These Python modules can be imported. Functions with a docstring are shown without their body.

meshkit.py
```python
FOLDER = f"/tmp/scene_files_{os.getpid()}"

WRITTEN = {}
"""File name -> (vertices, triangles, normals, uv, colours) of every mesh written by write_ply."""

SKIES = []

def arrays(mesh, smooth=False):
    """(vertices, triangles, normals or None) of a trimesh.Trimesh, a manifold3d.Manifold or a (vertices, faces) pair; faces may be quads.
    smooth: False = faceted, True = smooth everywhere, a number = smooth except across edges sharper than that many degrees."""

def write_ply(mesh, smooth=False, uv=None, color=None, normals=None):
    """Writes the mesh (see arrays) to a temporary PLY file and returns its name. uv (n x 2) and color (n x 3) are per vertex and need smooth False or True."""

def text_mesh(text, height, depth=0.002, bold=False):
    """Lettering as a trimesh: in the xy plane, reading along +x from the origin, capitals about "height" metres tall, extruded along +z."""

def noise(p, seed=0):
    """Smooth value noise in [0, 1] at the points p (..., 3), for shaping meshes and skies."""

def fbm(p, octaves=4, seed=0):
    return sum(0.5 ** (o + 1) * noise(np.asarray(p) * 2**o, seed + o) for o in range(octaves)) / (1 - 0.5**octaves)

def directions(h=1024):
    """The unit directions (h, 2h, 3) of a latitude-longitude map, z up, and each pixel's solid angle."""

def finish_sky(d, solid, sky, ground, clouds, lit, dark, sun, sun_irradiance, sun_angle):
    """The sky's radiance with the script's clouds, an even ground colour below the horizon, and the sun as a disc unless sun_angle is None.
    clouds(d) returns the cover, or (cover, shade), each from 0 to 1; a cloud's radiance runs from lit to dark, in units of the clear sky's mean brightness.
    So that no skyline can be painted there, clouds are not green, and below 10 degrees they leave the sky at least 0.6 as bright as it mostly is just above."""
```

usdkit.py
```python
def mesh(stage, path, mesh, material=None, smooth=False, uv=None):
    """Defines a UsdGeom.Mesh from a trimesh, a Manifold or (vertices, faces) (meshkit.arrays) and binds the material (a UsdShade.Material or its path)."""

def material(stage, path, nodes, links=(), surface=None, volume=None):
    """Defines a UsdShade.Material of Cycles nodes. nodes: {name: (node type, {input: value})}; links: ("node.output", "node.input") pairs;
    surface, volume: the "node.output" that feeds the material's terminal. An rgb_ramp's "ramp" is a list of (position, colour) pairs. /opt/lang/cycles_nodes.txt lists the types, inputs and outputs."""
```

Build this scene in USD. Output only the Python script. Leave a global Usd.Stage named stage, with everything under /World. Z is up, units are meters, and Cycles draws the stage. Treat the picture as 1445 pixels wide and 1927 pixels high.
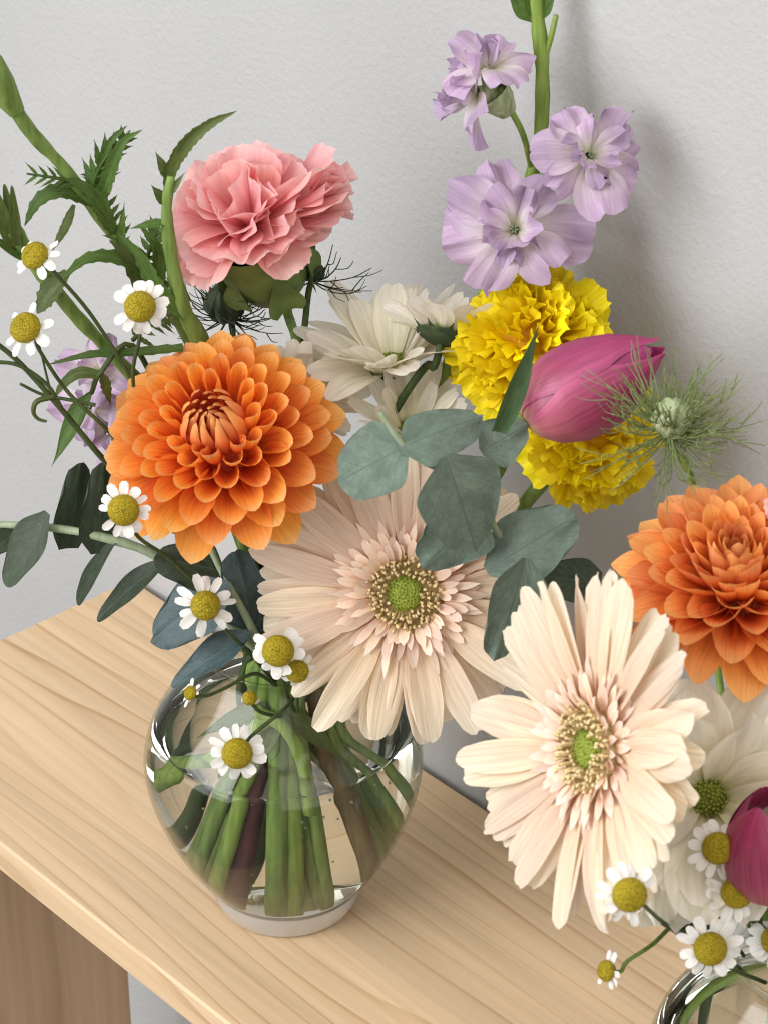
import math, random
import numpy as np, trimesh, usdkit, meshkit
from pxr import Usd, UsdGeom, UsdLux, UsdShade, Gf, Sdf

stage = Usd.Stage.CreateInMemory()
UsdGeom.SetStageUpAxis(stage, 'Z')
UsdGeom.SetStageMetersPerUnit(stage, 1.0)
UsdGeom.Xform.Define(stage, '/World')
UsdGeom.Scope.Define(stage, '/World/Looks')
rnd = random.Random(7)
nrs = np.random.RandomState(11)
PI = math.pi

# ------------------------------------------------------------------ camera
PW, PH, FPX = 1445.0, 1927.0, 5000.0
PITCH = math.radians(31.55)
DIST = 1.25
FW = np.array([0, math.cos(PITCH), -math.sin(PITCH)])
RT = np.array([1.0, 0, 0])
UP = np.cross(RT, FW)
_d0 = FW + RT * (540 - PW / 2) / FPX - UP * (1683 - PH / 2) / FPX
CAM = -_d0 * DIST
cam = UsdGeom.Camera.Define(stage, '/World/camera')
m = np.eye(4)
m[0, :3], m[1, :3], m[2, :3], m[3, :3] = RT, UP, -FW, CAM
cam.AddTransformOp().Set(Gf.Matrix4d(*m.ravel().tolist()))
cam.CreateHorizontalApertureAttr(36.0)
cam.CreateVerticalApertureAttr(36.0 * 1024 / 767)
cam.CreateFocalLengthAttr(36.0 * FPX / PW)
cam.CreateClippingRangeAttr(Gf.Vec2f(0.05, 50))
cam.CreateExposureAttr(0.36)
cam.CreateFStopAttr(40.0)
cam.CreateFocusDistanceAttr(1.17)


def P(px, py, D):
    """The point D metres beyond (+) or before (-) the first vase's axis that lies on the sight line of a picture point."""
    d = FW + RT * (px - PW / 2) / FPX - UP * (py - PH / 2) / FPX
    return CAM + d * ((D - CAM[1]) / d[1])


def PZ(px, py, z):
    d = FW + RT * (px - PW / 2) / FPX - UP * (py - PH / 2) / FPX
    return CAM + d * ((z - CAM[2]) / d[2])


def mpp(p):
    return float((np.asarray(p) - CAM) @ FW) / FPX


# ------------------------------------------------------------------ lights (a window to the left; added fills overhead, behind the camera and all round)
def rect_light(name, pos, target, w, h, inten, col):
    l = UsdLux.RectLight.Define(stage, '/World/' + name)
    pos, target = np.array(pos, float), np.array(target, float)
    z = pos - target
    z /= np.linalg.norm(z)
    x = np.cross([0, 0, 1.0], z)
    x /= np.linalg.norm(x)
    y = np.cross(z, x)
    mm = np.eye(4)
    mm[0, :3], mm[1, :3], mm[2, :3], mm[3, :3] = x, y, z, pos
    l.AddTransformOp().Set(Gf.Matrix4d(*mm.ravel().tolist()))
    l.CreateWidthAttr(w)
    l.CreateHeightAttr(h)
    l.CreateIntensityAttr(inten)
    l.CreateColorAttr(Gf.Vec3f(*col))


rect_light('window_light', (-1.95, -1.00, 1.15), (0.05, 0, 0.15), 2.0, 1.8, 5.2, (0.985, 0.99, 1.0))
rect_light('ceiling_light', (0.0, -1.0, 2.3), (0.0, -0.3, 0.0), 3.0, 3.0, 1.15, (1.0, 0.94, 0.86))  # added soft fill from above, not a lamp of the room
rect_light('room_light', (1.2, -3.2, 1.2), (0.1, 0, 0.2), 2.6, 2.0, 1.25, (1.0, 0.95, 0.89))  # added front fill from behind the camera
dome = UsdLux.DomeLight.Define(stage, '/World/room_ambient')  # added even glow that keeps reflections in the glass from going black
dome.CreateIntensityAttr(1.0)
dm = usdkit.material(stage, '/World/Looks/room_ambient', {'b': ('background_shader', {'color': (1.0, 0.93, 0.86), 'strength': 0.25})}, [], surface='b.background')
UsdShade.MaterialBindingAPI.Apply(dome.GetPrim()).Bind(dm)


# ------------------------------------------------------------------ helpers
def s2l(*c):
    c = np.array(c, float) / 255.0
    return tuple(np.where(c <= 0.04045, c / 12.92, ((c + 0.055) / 1.055) ** 2.4).tolist())


_used = {}


def uniq(path):
    n = _used.get(path, -1) + 1
    _used[path] = n
    return path if n == 0 else '%s_%03d' % (path, n)


def setkeys(prim, label=None, cat=None, group=None, kind=None):
    for k, v in (('label', label), ('category', cat), ('group', group), ('kind', kind)):
        if v:
            prim.SetCustomDataByKey(k, v)


class Thing:
    def __init__(self, name, label, cat, origin, group=None, kind=None):
        self.path = uniq('/World/' + name)
        self.o = np.asarray(origin, float)
        x = UsdGeom.Xform.Define(stage, self.path)
        x.AddTranslateOp().Set(Gf.Vec3d(*self.o.tolist()))
        setkeys(x.GetPrim(), label, cat, group, kind)

    def part(self, name, mesh, mat, parent=None, smooth=True, label=None, kind=None):
        v, f, uv = mesh if len(mesh) == 3 else (*mesh, None)
        path = uniq((parent or self.path) + '/' + name)
        pr = usdkit.mesh(stage, path, (np.asarray(v, float) - self.o, f), mat, smooth=smooth, uv=uv)
        setkeys(pr.GetPrim(), label=label, kind=kind)
        return path


def single(name, mesh, mat, label=None, cat=None, kind=None, smooth=False):
    v, f, uv = mesh if len(mesh) == 3 else (*mesh, None)
    pr = usdkit.mesh(stage, uniq('/World/' + name), (v, f), mat, smooth=smooth, uv=uv)
    setkeys(pr.GetPrim(), label, cat, None, kind)


def unit(v):
    v = np.asarray(v, float)
    return v / max(np.linalg.norm(v), 1e-12)


def N(right, up, toward):
    return unit([right, -toward, up])


def frame(n, hint=(0.0, 0.0, 1.0)):
    z = unit(n)
    h = np.asarray(hint, float)
    if abs(z @ unit(h)) > 0.98:
        h = np.array([0.0, 1.0, 0.2])
    y = unit(h - z * (h @ z))
    x = np.cross(y, z)
    return np.stack([x, y, z], 1)


def grid_faces(nu, nv):
    i = np.arange(nu)[:, None] * (nv + 1) + np.arange(nv)[None, :]
    i = i.ravel()
    return np.stack([i, i + nv + 1, i + nv + 2, i + 1], 1)


def quads(f):
    f = np.asarray(f)
    return np.vstack([f[:, [0, 1, 2]], f[:, [0, 2, 3]]])


def sheet(L, W, nu=8, nv=4, wb=0.3, wp=0.6, taper=0.0, k=0.35, point=0.0, notch=0.0, bend=0.0, bp=1.0, a0=0.0,
          cup=(0.3, 0.3), groove=0.0, ruf=0.0, rf=2.0, ph=0.0, rp=2.0, serr=0.0, nserr=10, jag=None, jagw=0.06, twist=0.0):
    """A petal or leaf: base at the origin, along +x, its face to +z; uv = (along, across)."""
    t = np.linspace(0, 1, nu + 1)[:, None]
    s = np.linspace(-1, 1, nv + 1)[None, :]
    ln = 1 - k * (1 - np.sqrt(np.maximum(1 - (0.985 * s) ** 2, 0))) - point * np.abs(s) - notch * np.exp(-(s / 0.22) ** 2)
    if jag is not None:
        ln = ln + jag.uniform(-1, 1, s.shape) * jagw
    tt = t * ln
    w = wb + (1 - wb) * np.sin(0.5 * PI * np.minimum(t / wp, 1)) ** 1.2
    w = W * w * (1 - taper * np.maximum((t - wp) / max(1 - wp, 1e-6), 0) ** 2)
    if serr:
        w = w * (1 - serr * ((t * nserr) % 1.0) * np.ones_like(s))
    fine = np.linspace(0, 1.02, 80)
    a = a0 + bend * fine ** bp
    cx = np.concatenate([[0], np.cumsum((np.cos(a[1:]) + np.cos(a[:-1])) / 2 * np.diff(fine))]) * L
    cz = np.concatenate([[0], np.cumsum((np.sin(a[1:]) + np.sin(a[:-1])) / 2 * np.diff(fine))]) * L
    A = np.interp(tt, fine, a)
    X, Z = np.interp(tt, fine, cx), np.interp(tt, fine, cz)
    c = cup[0] + (cup[1] - cup[0]) * t
    c = np.where(np.abs(c) < 0.02, 0.02, c)
    y = w / 2 * np.sin(c * s) / c
    z = w / 2 * (1 - np.cos(c * s)) / c
    if groove:
        z = z + groove * np.cos(3 * PI * s) * np.sin(PI * np.minimum(tt * 1.1, 1))
    if ruf:
        z = z + ruf * tt ** rp * (np.sin(rf * PI * s + ph) + 0.5 * np.sin(2.3 * rf * PI * s + 2.1 * ph)) * np.ones_like(s)
        y = y + 0.35 * ruf * tt ** rp * np.cos(rf * 1.3 * PI * s + 1.7 * ph)
    if twist:
        y, z = y * np.cos(twist * tt) - z * np.sin(twist * tt), y * np.sin(twist * tt) + z * np.cos(twist * tt)
    v = np.stack([X - z * np.sin(A), y + 0 * X, Z + z * np.cos(A)], -1).reshape(-1, 3)
    uv = np.stack([tt + 0 * s, (s + 1) / 2 + 0 * t], -1).reshape(-1, 2)
    return v, quads(grid_faces(nu, nv)), uv


def place(mesh, R, o):
    v, f, uv = mesh
    return v @ np.asarray(R).T + np.asarray(o), f, uv


def petal_R(F, az, el, roll=0.0):
    rad = math.cos(az) * F[:, 0] + math.sin(az) * F[:, 1]
    ax = F[:, 2]
    x = math.cos(el) * rad + math.sin(el) * ax
    z = -math.sin(el) * rad + math.cos(el) * ax
    y = np.cross(z, x)
    if roll:
        y, z = y * math.cos(roll) + z * math.sin(roll), z * math.cos(roll) - y * math.sin(roll)
    return np.stack([x, y, z], 1), rad


def catmull(pts, n=6):
    p = np.asarray(pts, float)
    if len(p) < 3:
        return np.linspace(p[0], p[-1], n + 1)
    q = np.vstack([2 * p[0] - p[1], p, 2 * p[-1] - p[-2]])
    out = []
    t = np.linspace(0, 1, n, endpoint=False)[:, None]
    for i in range(1, len(q) - 2):
        a, b, c, d = q[i - 1], q[i], q[i + 1], q[i + 2]
        out.append(0.5 * (2 * b + (c - a) * t + (2 * a - 5 * b + 4 * c - d) * t ** 2 + (3 * b - a - 3 * c + d) * t ** 3))
    return np.vstack(out + [p[-1:]])


def tube(pts, r, ns=8, n=6, caps=True, smooth=True):
    c = catmull(pts, n) if smooth else np.asarray(pts, float)
    m_ = len(c)
    r = np.interp(np.linspace(0, 1, m_), np.linspace(0, 1, np.size(r)), np.atleast_1d(r)) if np.size(r) > 1 else np.full(m_, float(np.ravel(r)[0]))
    tg = np.gradient(c, axis=0)
    tg /= np.maximum(np.linalg.norm(tg, axis=1, keepdims=True), 1e-12)
    ref = np.array([0.31, 0.9, 0.3])
    nn = unit(np.cross(tg[0], ref))
    rings = []
    th = np.linspace(0, 2 * PI, ns, endpoint=False)
    for i in range(m_):
        nn = unit(nn - tg[i] * (nn @ tg[i]))
        b = np.cross(tg[i], nn)
        rw = r[i] * (1 + 0.07 * math.sin(5.1 * i + 40 * c[0][0]) + 0.05 * math.sin(2.3 * i)) if r[i] > 0.0019 else r[i]
        rings.append(c[i] + rw * (np.cos(th)[:, None] * nn + np.sin(th)[:, None] * b))
    v = np.vstack(rings)
    f = []
    for i in range(m_ - 1):
        for j in range(ns):
            a, b = i * ns + j, i * ns + (j + 1) % ns
            f += [(a, b, b + ns), (a, b + ns, a + ns)]
    if caps:
        v = np.vstack([v, c[:1], c[-1:]])
        k0, k1 = len(v) - 2, len(v) - 1
        for j in range(ns):
            f += [(k0, (j + 1) % ns, j), (k1, (m_ - 1) * ns + j, (m_ - 1) * ns + (j + 1) % ns)]
    uv = np.zeros((len(v), 2))
    uv[:m_ * ns, 0] = np.repeat(np.linspace(0, 1, m_), ns)
    uv[:m_ * ns, 1] = np.tile(np.linspace(0, 1, ns), m_)
    return v, np.array(f), uv


def revolve(prof, ns=48, F=np.eye(3), o=(0, 0, 0), squash=1.0):
    prof = np.asarray(prof, float)
    th = np.linspace(0, 2 * PI, ns, endpoint=False)
    v = np.stack([prof[:, 0, None] * np.cos(th), squash * prof[:, 0, None] * np.sin(th), prof[:, 1, None] + 0 * th], -1).reshape(-1, 3)
    f = []
    for i in range(len(prof) - 1):
        for j in range(ns):
            a, b = i * ns + j, i * ns + (j + 1) % ns
            f += [(a, b, b + ns), (a, b + ns, a + ns)]
    uv = np.stack([np.repeat(np.linspace(0, 1, len(prof)), ns), np.tile(np.linspace(0, 1, ns), len(prof))], 1)
    return v @ F.T + np.asarray(o), np.array(f), uv


def join(ms):
    vs, fs, us, k = [], [], [], 0
    for v, f, u in ms:
        vs.append(v), fs.append(np.asarray(f) + k), us.append(u)
        k += len(v)
    return np.vstack(vs), np.vstack(fs), np.vstack(us)


# ------------------------------------------------------------------ materials
MATS = {}


def petal_mat(name, ramp, transl=0.28, streak=0.18, rough=0.55, rand=0.16, hrand=0.012, veins=26.0, bump=0.25, spec=0.35, edge=None):
    nodes = {
        'tc': ('texture_coordinate', {}), 'sep': ('separate_xyz', {}), 'rp': ('rgb_ramp', {'ramp': ramp}),
        'oi': ('object_info', {}), 'ofs': ('math', {'math_type': 'multiply', 'value2': 37.0}),
        'cmb': ('combine_xyz', {}), 'add': ('vector_math', {'vector_math_type': 'add', 'math_type': 'add'}),
        'mp': ('mapping', {'scale': (2.2, veins, 1.0)}), 'nz': ('noise_texture', {'scale': 1.0, 'detail': 3.0}),
        'nr': ('map_range', {'from_min': 0.3, 'from_max': 0.7, 'to_min': 1.0 - streak, 'to_max': 1.0 + streak * 0.5, 'clamp': True}),
        'rr': ('map_range', {'to_min': 1.0 - rand, 'to_max': 1.0 + rand * 0.5}), 'mul': ('math', {'math_type': 'multiply'}),
        'hr': ('map_range', {'to_min': 0.5 - hrand, 'to_max': 0.5 + hrand}),
        'hs': ('hsv', {}), 'bp': ('bump', {'strength': bump, 'distance': 0.0006}),
        'p': ('principled_bsdf', {'roughness': rough, 'specular_ior_level': spec}),
        'tr': ('translucent_bsdf', {}), 'mx': ('mix_closure', {'fac': transl}),
    }
    links = [('tc.UV', 'sep.vector'), ('sep.x', 'rp.fac'), ('oi.random', 'ofs.value1'), ('ofs.value', 'cmb.z'), ('tc.UV', 'mp.vector'),
             ('mp.vector', 'add.vector1'), ('cmb.vector', 'add.vector2'), ('add.vector', 'nz.vector'), ('nz.fac', 'nr.value'),
             ('oi.random', 'rr.value'), ('nr.result', 'mul.value1'), ('rr.result', 'mul.value2'), ('mul.value', 'hs.value'),
             ('ofs.value', 'hr.value'), ('rp.color', 'hs.color'), ('hs.color', 'p.base_color'), ('hs.color', 'tr.color'),
             ('nz.fac', 'bp.height'), ('bp.normal', 'p.normal'), ('p.BSDF', 'mx.closure1'), ('tr.BSDF', 'mx.closure2')]
    del nodes['add'][1]['math_type'], nodes['add'][1]['vector_math_type']
    nodes['add'] = ('vector_math', {'math_type': 'add'})
    links.remove(('ofs.value', 'hr.value'))
    links.append(('oi.random', 'hr.value'))
    links.append(('hr.result', 'hs.hue'))
    if edge is not None:
        nodes.update({'e1': ('math', {'math_type': 'subtract', 'value2': 0.5}), 'e2': ('math', {'math_type': 'absolute'}),
                      'e3': ('map_range', {'from_min': 0.3, 'from_max': 0.5, 'to_min': 0.0, 'to_max': 0.75, 'clamp': True}),
                      'em': ('mix_color', {'b': edge})})
        links.remove(('rp.color', 'hs.color'))
        links += [('sep.y', 'e1.value1'), ('e1.value', 'e2.value1'), ('e2.value', 'e3.value'), ('e3.result', 'em.fac'), ('rp.color', 'em.a'), ('em.result', 'hs.color')]
    MATS[name] = usdkit.material(stage, '/World/Looks/' + name, nodes, links, surface='mx.closure')
    return MATS[name]


def leaf_mat(name, col, vein, transl=0.12, rough=0.5, vscale=9.0, vw=0.06, blot=0.3, veinmix=0.55, bump=0.35):
    nodes = {
        'tc': ('texture_coordinate', {}), 'oi': ('object_info', {}), 'mp': ('mapping', {'scale': (1.0, 0.9, 1.0)}),
        'ofs': ('math', {'math_type': 'multiply', 'value2': 19.0}), 'cmb': ('combine_xyz', {}), 'add': ('vector_math', {'math_type': 'add'}),
        'wz': ('noise_texture', {'scale': 5.0, 'detail': 2.0}), 'wadd': ('mix_vector', {'fac': 0.13}),
        'vo': ('voronoi_texture', {'feature': 'distance_to_edge', 'scale': vscale}),
        'vr': ('map_range', {'from_min': 0.0, 'from_max': vw, 'to_min': veinmix, 'to_max': 0.0, 'clamp': True}),
        'sep': ('separate_xyz', {}), 'm1': ('math', {'math_type': 'subtract', 'value2': 0.5}), 'm2': ('math', {'math_type': 'absolute'}),
        'm3': ('map_range', {'from_min': 0.004, 'from_max': 0.022, 'to_min': 0.8, 'to_max': 0.0, 'clamp': True}), 'mmax': ('math', {'math_type': 'maximum'}),
        'nz': ('noise_texture', {'scale': 6.0, 'detail': 4.0}), 'nr': ('map_range', {'from_min': 0.3, 'from_max': 0.7, 'to_min': 1 - blot, 'to_max': 1 + blot, 'clamp': True}),
        'rr': ('map_range', {'to_min': 0.82, 'to_max': 1.15}), 'mul': ('math', {'math_type': 'multiply'}), 'hs': ('hsv', {'color': col}),
        'mc': ('mix_color', {'b': vein}), 'bp': ('bump', {'strength': bump, 'distance': 0.0005, 'invert': True}),
        'p': ('principled_bsdf', {'roughness': rough, 'specular_ior_level': 0.4}), 'tr': ('translucent_bsdf', {}), 'mx': ('mix_closure', {'fac': transl}),
    }
    nodes.update({'l1': ('math', {'math_type': 'multiply_add', 'value2': -0.85}), 'l2': ('math', {'math_type': 'multiply', 'value2': 7.0}), 'l3': ('math', {'math_type': 'fraction'}),
                  'l4': ('math', {'math_type': 'subtract', 'value2': 0.5}), 'l5': ('math', {'math_type': 'absolute'}), 'lw': ('math', {'math_type': 'multiply_add', 'value2': 0.10}),
                  'l6': ('map_range', {'from_min': 0.0, 'from_max': 0.07, 'to_min': 0.55, 'to_max': 0.0, 'clamp': True}), 'lm': ('math', {'math_type': 'maximum'})})
    links = [('m2.value', 'l1.value1'), ('wz.fac', 'lw.value1'), ('sep.x', 'lw.value3'), ('lw.value', 'l1.value3'), ('l1.value', 'l2.value1'), ('l2.value', 'l3.value1'), ('l3.value', 'l4.value1'), ('l4.value', 'l5.value1'), ('l5.value', 'l6.value'),
             ('l6.result', 'lm.value1'), ('vr.result', 'lm.value2'), ('lm.value', 'mmax.value2'),
             ('oi.random', 'ofs.value1'), ('ofs.value', 'cmb.z'), ('tc.UV', 'mp.vector'), ('mp.vector', 'add.vector1'), ('cmb.vector', 'add.vector2'),
             ('add.vector', 'wz.vector'), ('add.vector', 'wadd.a'), ('wz.color', 'wadd.b'), ('wadd.result', 'vo.vector'), ('vo.distance', 'vr.value'),
             ('tc.UV', 'sep.vector'), ('sep.y', 'm1.value1'), ('m1.value', 'm2.value1'), ('m2.value', 'm3.value'), ('m3.result', 'mmax.value1'),
             ('add.vector', 'nz.vector'), ('nz.fac', 'nr.value'), ('oi.random', 'rr.value'), ('nr.result', 'mul.value1'), ('rr.result', 'mul.value2'), ('mul.value', 'hs.value'),
             ('hs.color', 'mc.a'), ('mmax.value', 'mc.fac'), ('mc.result', 'p.base_color'), ('mc.result', 'tr.color'), ('mmax.value', 'bp.height'), ('bp.normal', 'p.normal'),
             ('p.BSDF', 'mx.closure1'), ('tr.BSDF', 'mx.closure2')]
    MATS[name] = usdkit.material(stage, '/World/Looks/' + name, nodes, links, surface='mx.closure')
    return MATS[name]


def noise_mat(name, c1, c2, scale=300.0, rough=0.6, bump=0.4, dist=0.0006, stretch=(1, 1, 1), spec=0.35, detail=3.0):
    nodes = {'g': ('geometry', {}), 'mp': ('mapping', {'scale': stretch}), 'nz': ('noise_texture', {'scale': scale, 'detail': detail}),
             'rp': ('rgb_ramp', {'ramp': [(0.3, c1), (0.7, c2)]}), 'bp': ('bump', {'strength': bump, 'distance': dist}),
             'p': ('principled_bsdf', {'roughness': rough, 'specular_ior_level': spec})}
    links = [('g.position', 'mp.vector'), ('mp.vector', 'nz.vector'), ('nz.fac', 'rp.fac'), ('rp.color', 'p.base_color'), ('nz.fac', 'bp.height'), ('bp.normal', 'p.normal')]
    MATS[name] = usdkit.material(stage, '/World/Looks/' + name, nodes, links, surface='p.BSDF')
    return MATS[name]


petal_mat('dahlia_petal', [(0.0, (0.80, 0.14, 0.035)), (0.4, (0.92, 0.25, 0.045)), (0.8, (0.95, 0.37, 0.065)), (1.0, (0.97, 0.54, 0.20))], transl=0.38, streak=0.16, rand=0.14, rough=0.65, spec=0.25)
petal_mat('dahlia_bud_petal', [(0.0, (0.74, 0.12, 0.04)), (0.5, (0.86, 0.25, 0.08)), (1.0, (0.82, 0.38, 0.13))], transl=0.2)
petal_mat('coral_dahlia_petal', [(0.0, (0.86, 0.18, 0.04)), (0.5, (0.94, 0.31, 0.075)), (1.0, (0.97, 0.48, 0.17))], transl=0.3, streak=0.2, rand=0.14)
petal_mat('gerbera_petal', [(0.0, (0.90, 0.64, 0.46)), (0.35, (0.91, 0.73, 0.56)), (1.0, (0.90, 0.80, 0.655))], transl=0.36, streak=0.16, rand=0.1, veins=16.0, rough=0.7, spec=0.2, bump=0.6)
petal_mat('gerbera_floret', [(0.0, (0.90, 0.62, 0.44)), (0.5, (0.95, 0.73, 0.58)), (1.0, (0.96, 0.83, 0.72))], transl=0.25, streak=0.1)
petal_mat('white_petal', [(0.0, (0.74, 0.71, 0.36)), (0.2, (0.93, 0.89, 0.72)), (1.0, (0.96, 0.93, 0.85))], transl=0.42, streak=0.14, rand=0.1, veins=10.0)
petal_mat('chamomile_petal', [(0.0, (0.80, 0.80, 0.72)), (0.3, (0.86, 0.86, 0.84)), (1.0, (0.88, 0.88, 0.87))], transl=0.25, streak=0.07, rand=0.05, veins=6.0)
petal_mat('carnation_petal', [(0.0, (0.99, 0.31, 0.32)), (0.5, (0.99, 0.46, 0.46)), (0.85, (0.99, 0.57, 0.57)), (1.0, (0.99, 0.70, 0.69))], transl=0.46, streak=0.12, rand=0.12, veins=14)
petal_mat('stock_petal', [(0.0, (0.70, 0.70, 0.46)), (0.34, (0.78, 0.69, 0.74)), (0.7, (0.59, 0.44, 0.62)), (1.0, (0.58, 0.44, 0.64))], transl=0.32, streak=0.16, rand=0.12, hrand=0.015)
petal_mat('yellow_petal', [(0.0, (0.84, 0.44, 0.0)), (0.4, (0.95, 0.72, 0.003)), (1.0, (0.97, 0.82, 0.01))], transl=0.3, streak=0.12, rand=0.14, hrand=0.01)
petal_mat('tulip_petal', [(0.0, (0.60, 0.42, 0.22)), (0.1, (0.50, 0.14, 0.18)), (0.4, (0.40, 0.065, 0.155)), (1.0, (0.46, 0.045, 0.175))], transl=0.22, streak=0.28, rand=0.08, veins=34, rough=0.42, spec=0.5, edge=(0.55, 0.10, 0.25))
leaf_mat('eucalyptus_leaf', (0.130, 0.182, 0.145), (0.085, 0.13, 0.095), vscale=11.0, vw=0.10, rough=0.62, veinmix=0.40, blot=0.22)
leaf_mat('dark_eucalyptus_leaf', (0.038, 0.058, 0.034), (0.07, 0.10, 0.06), vscale=8.0, veinmix=0.35, rough=0.48)
leaf_mat('blue_eucalyptus_leaf', (0.050, 0.082, 0.088), (0.10, 0.15, 0.15), vscale=8.0, veinmix=0.35, rough=0.5)
leaf_mat('green_leaf', (0.075, 0.145, 0.025), (0.16, 0.25, 0.07), vscale=14.0, vw=0.03, veinmix=0.3, transl=0.3)
leaf_mat('olive_leaf', (0.085, 0.12, 0.028), (0.15, 0.19, 0.06), vscale=14.0, vw=0.03, veinmix=0.3, transl=0.25)
leaf_mat('tulip_leaf', (0.055, 0.115, 0.045), (0.08, 0.15, 0.06), vscale=3.0, vw=0.02, veinmix=0.2, transl=0.15, rough=0.4)
noise_mat('green_stem', (0.075, 0.14, 0.025), (0.20, 0.29, 0.07), scale=110, stretch=(3, 3, 0.35), detail=5.0, bump=0.6)
noise_mat('bright_stem', (0.12, 0.21, 0.03), (0.27, 0.37, 0.08), scale=110, stretch=(3, 3, 0.35), detail=5.0, bump=0.6)
noise_mat('dark_stem', (0.03, 0.055, 0.015), (0.07, 0.105, 0.03), scale=80, stretch=(3, 3, 0.5))
noise_mat('brown_stem', (0.10, 0.075, 0.035), (0.18, 0.13, 0.06), scale=120, stretch=(3, 3, 0.5))
noise_mat('purple_stem', (0.045, 0.012, 0.018), (0.11, 0.03, 0.035), scale=90, stretch=(3, 3, 0.5))
noise_mat('pale_stem', (0.22, 0.29, 0.17), (0.34, 0.40, 0.27), scale=90, stretch=(3, 3, 0.5))
noise_mat('calyx_green', (0.07, 0.125, 0.03), (0.16, 0.24, 0.065), scale=70)
noise_mat('dark_calyx', (0.012, 0.024, 0.008), (0.045, 0.07, 0.025), scale=160)
noise_mat('yellow_disc', (0.22, 0.165, 0.003), (0.42, 0.325, 0.008), scale=1100, bump=1.0, dist=0.001, rough=0.7)
noise_mat('green_disc', (0.19, 0.25, 0.02), (0.38, 0.44, 0.07), scale=1100, bump=1.0, dist=0.001, rough=0.7)
noise_mat('disc_tan', (0.30, 0.20, 0.07), (0.48, 0.36, 0.16), scale=500)
noise_mat('gold_floret', (0.56, 0.40, 0.15), (0.88, 0.74, 0.46), scale=700, rough=0.6)
noise_mat('thread_green', (0.13, 0.18, 0.06), (0.24, 0.29, 0.12), scale=200)
noise_mat('dark_thread', (0.02, 0.03, 0.02), (0.05, 0.07, 0.045), scale=200)
noise_mat('pod_green', (0.22, 0.29, 0.13), (0.52, 0.56, 0.36), scale=260, stretch=(1.5, 1.5, 0.4))

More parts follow.
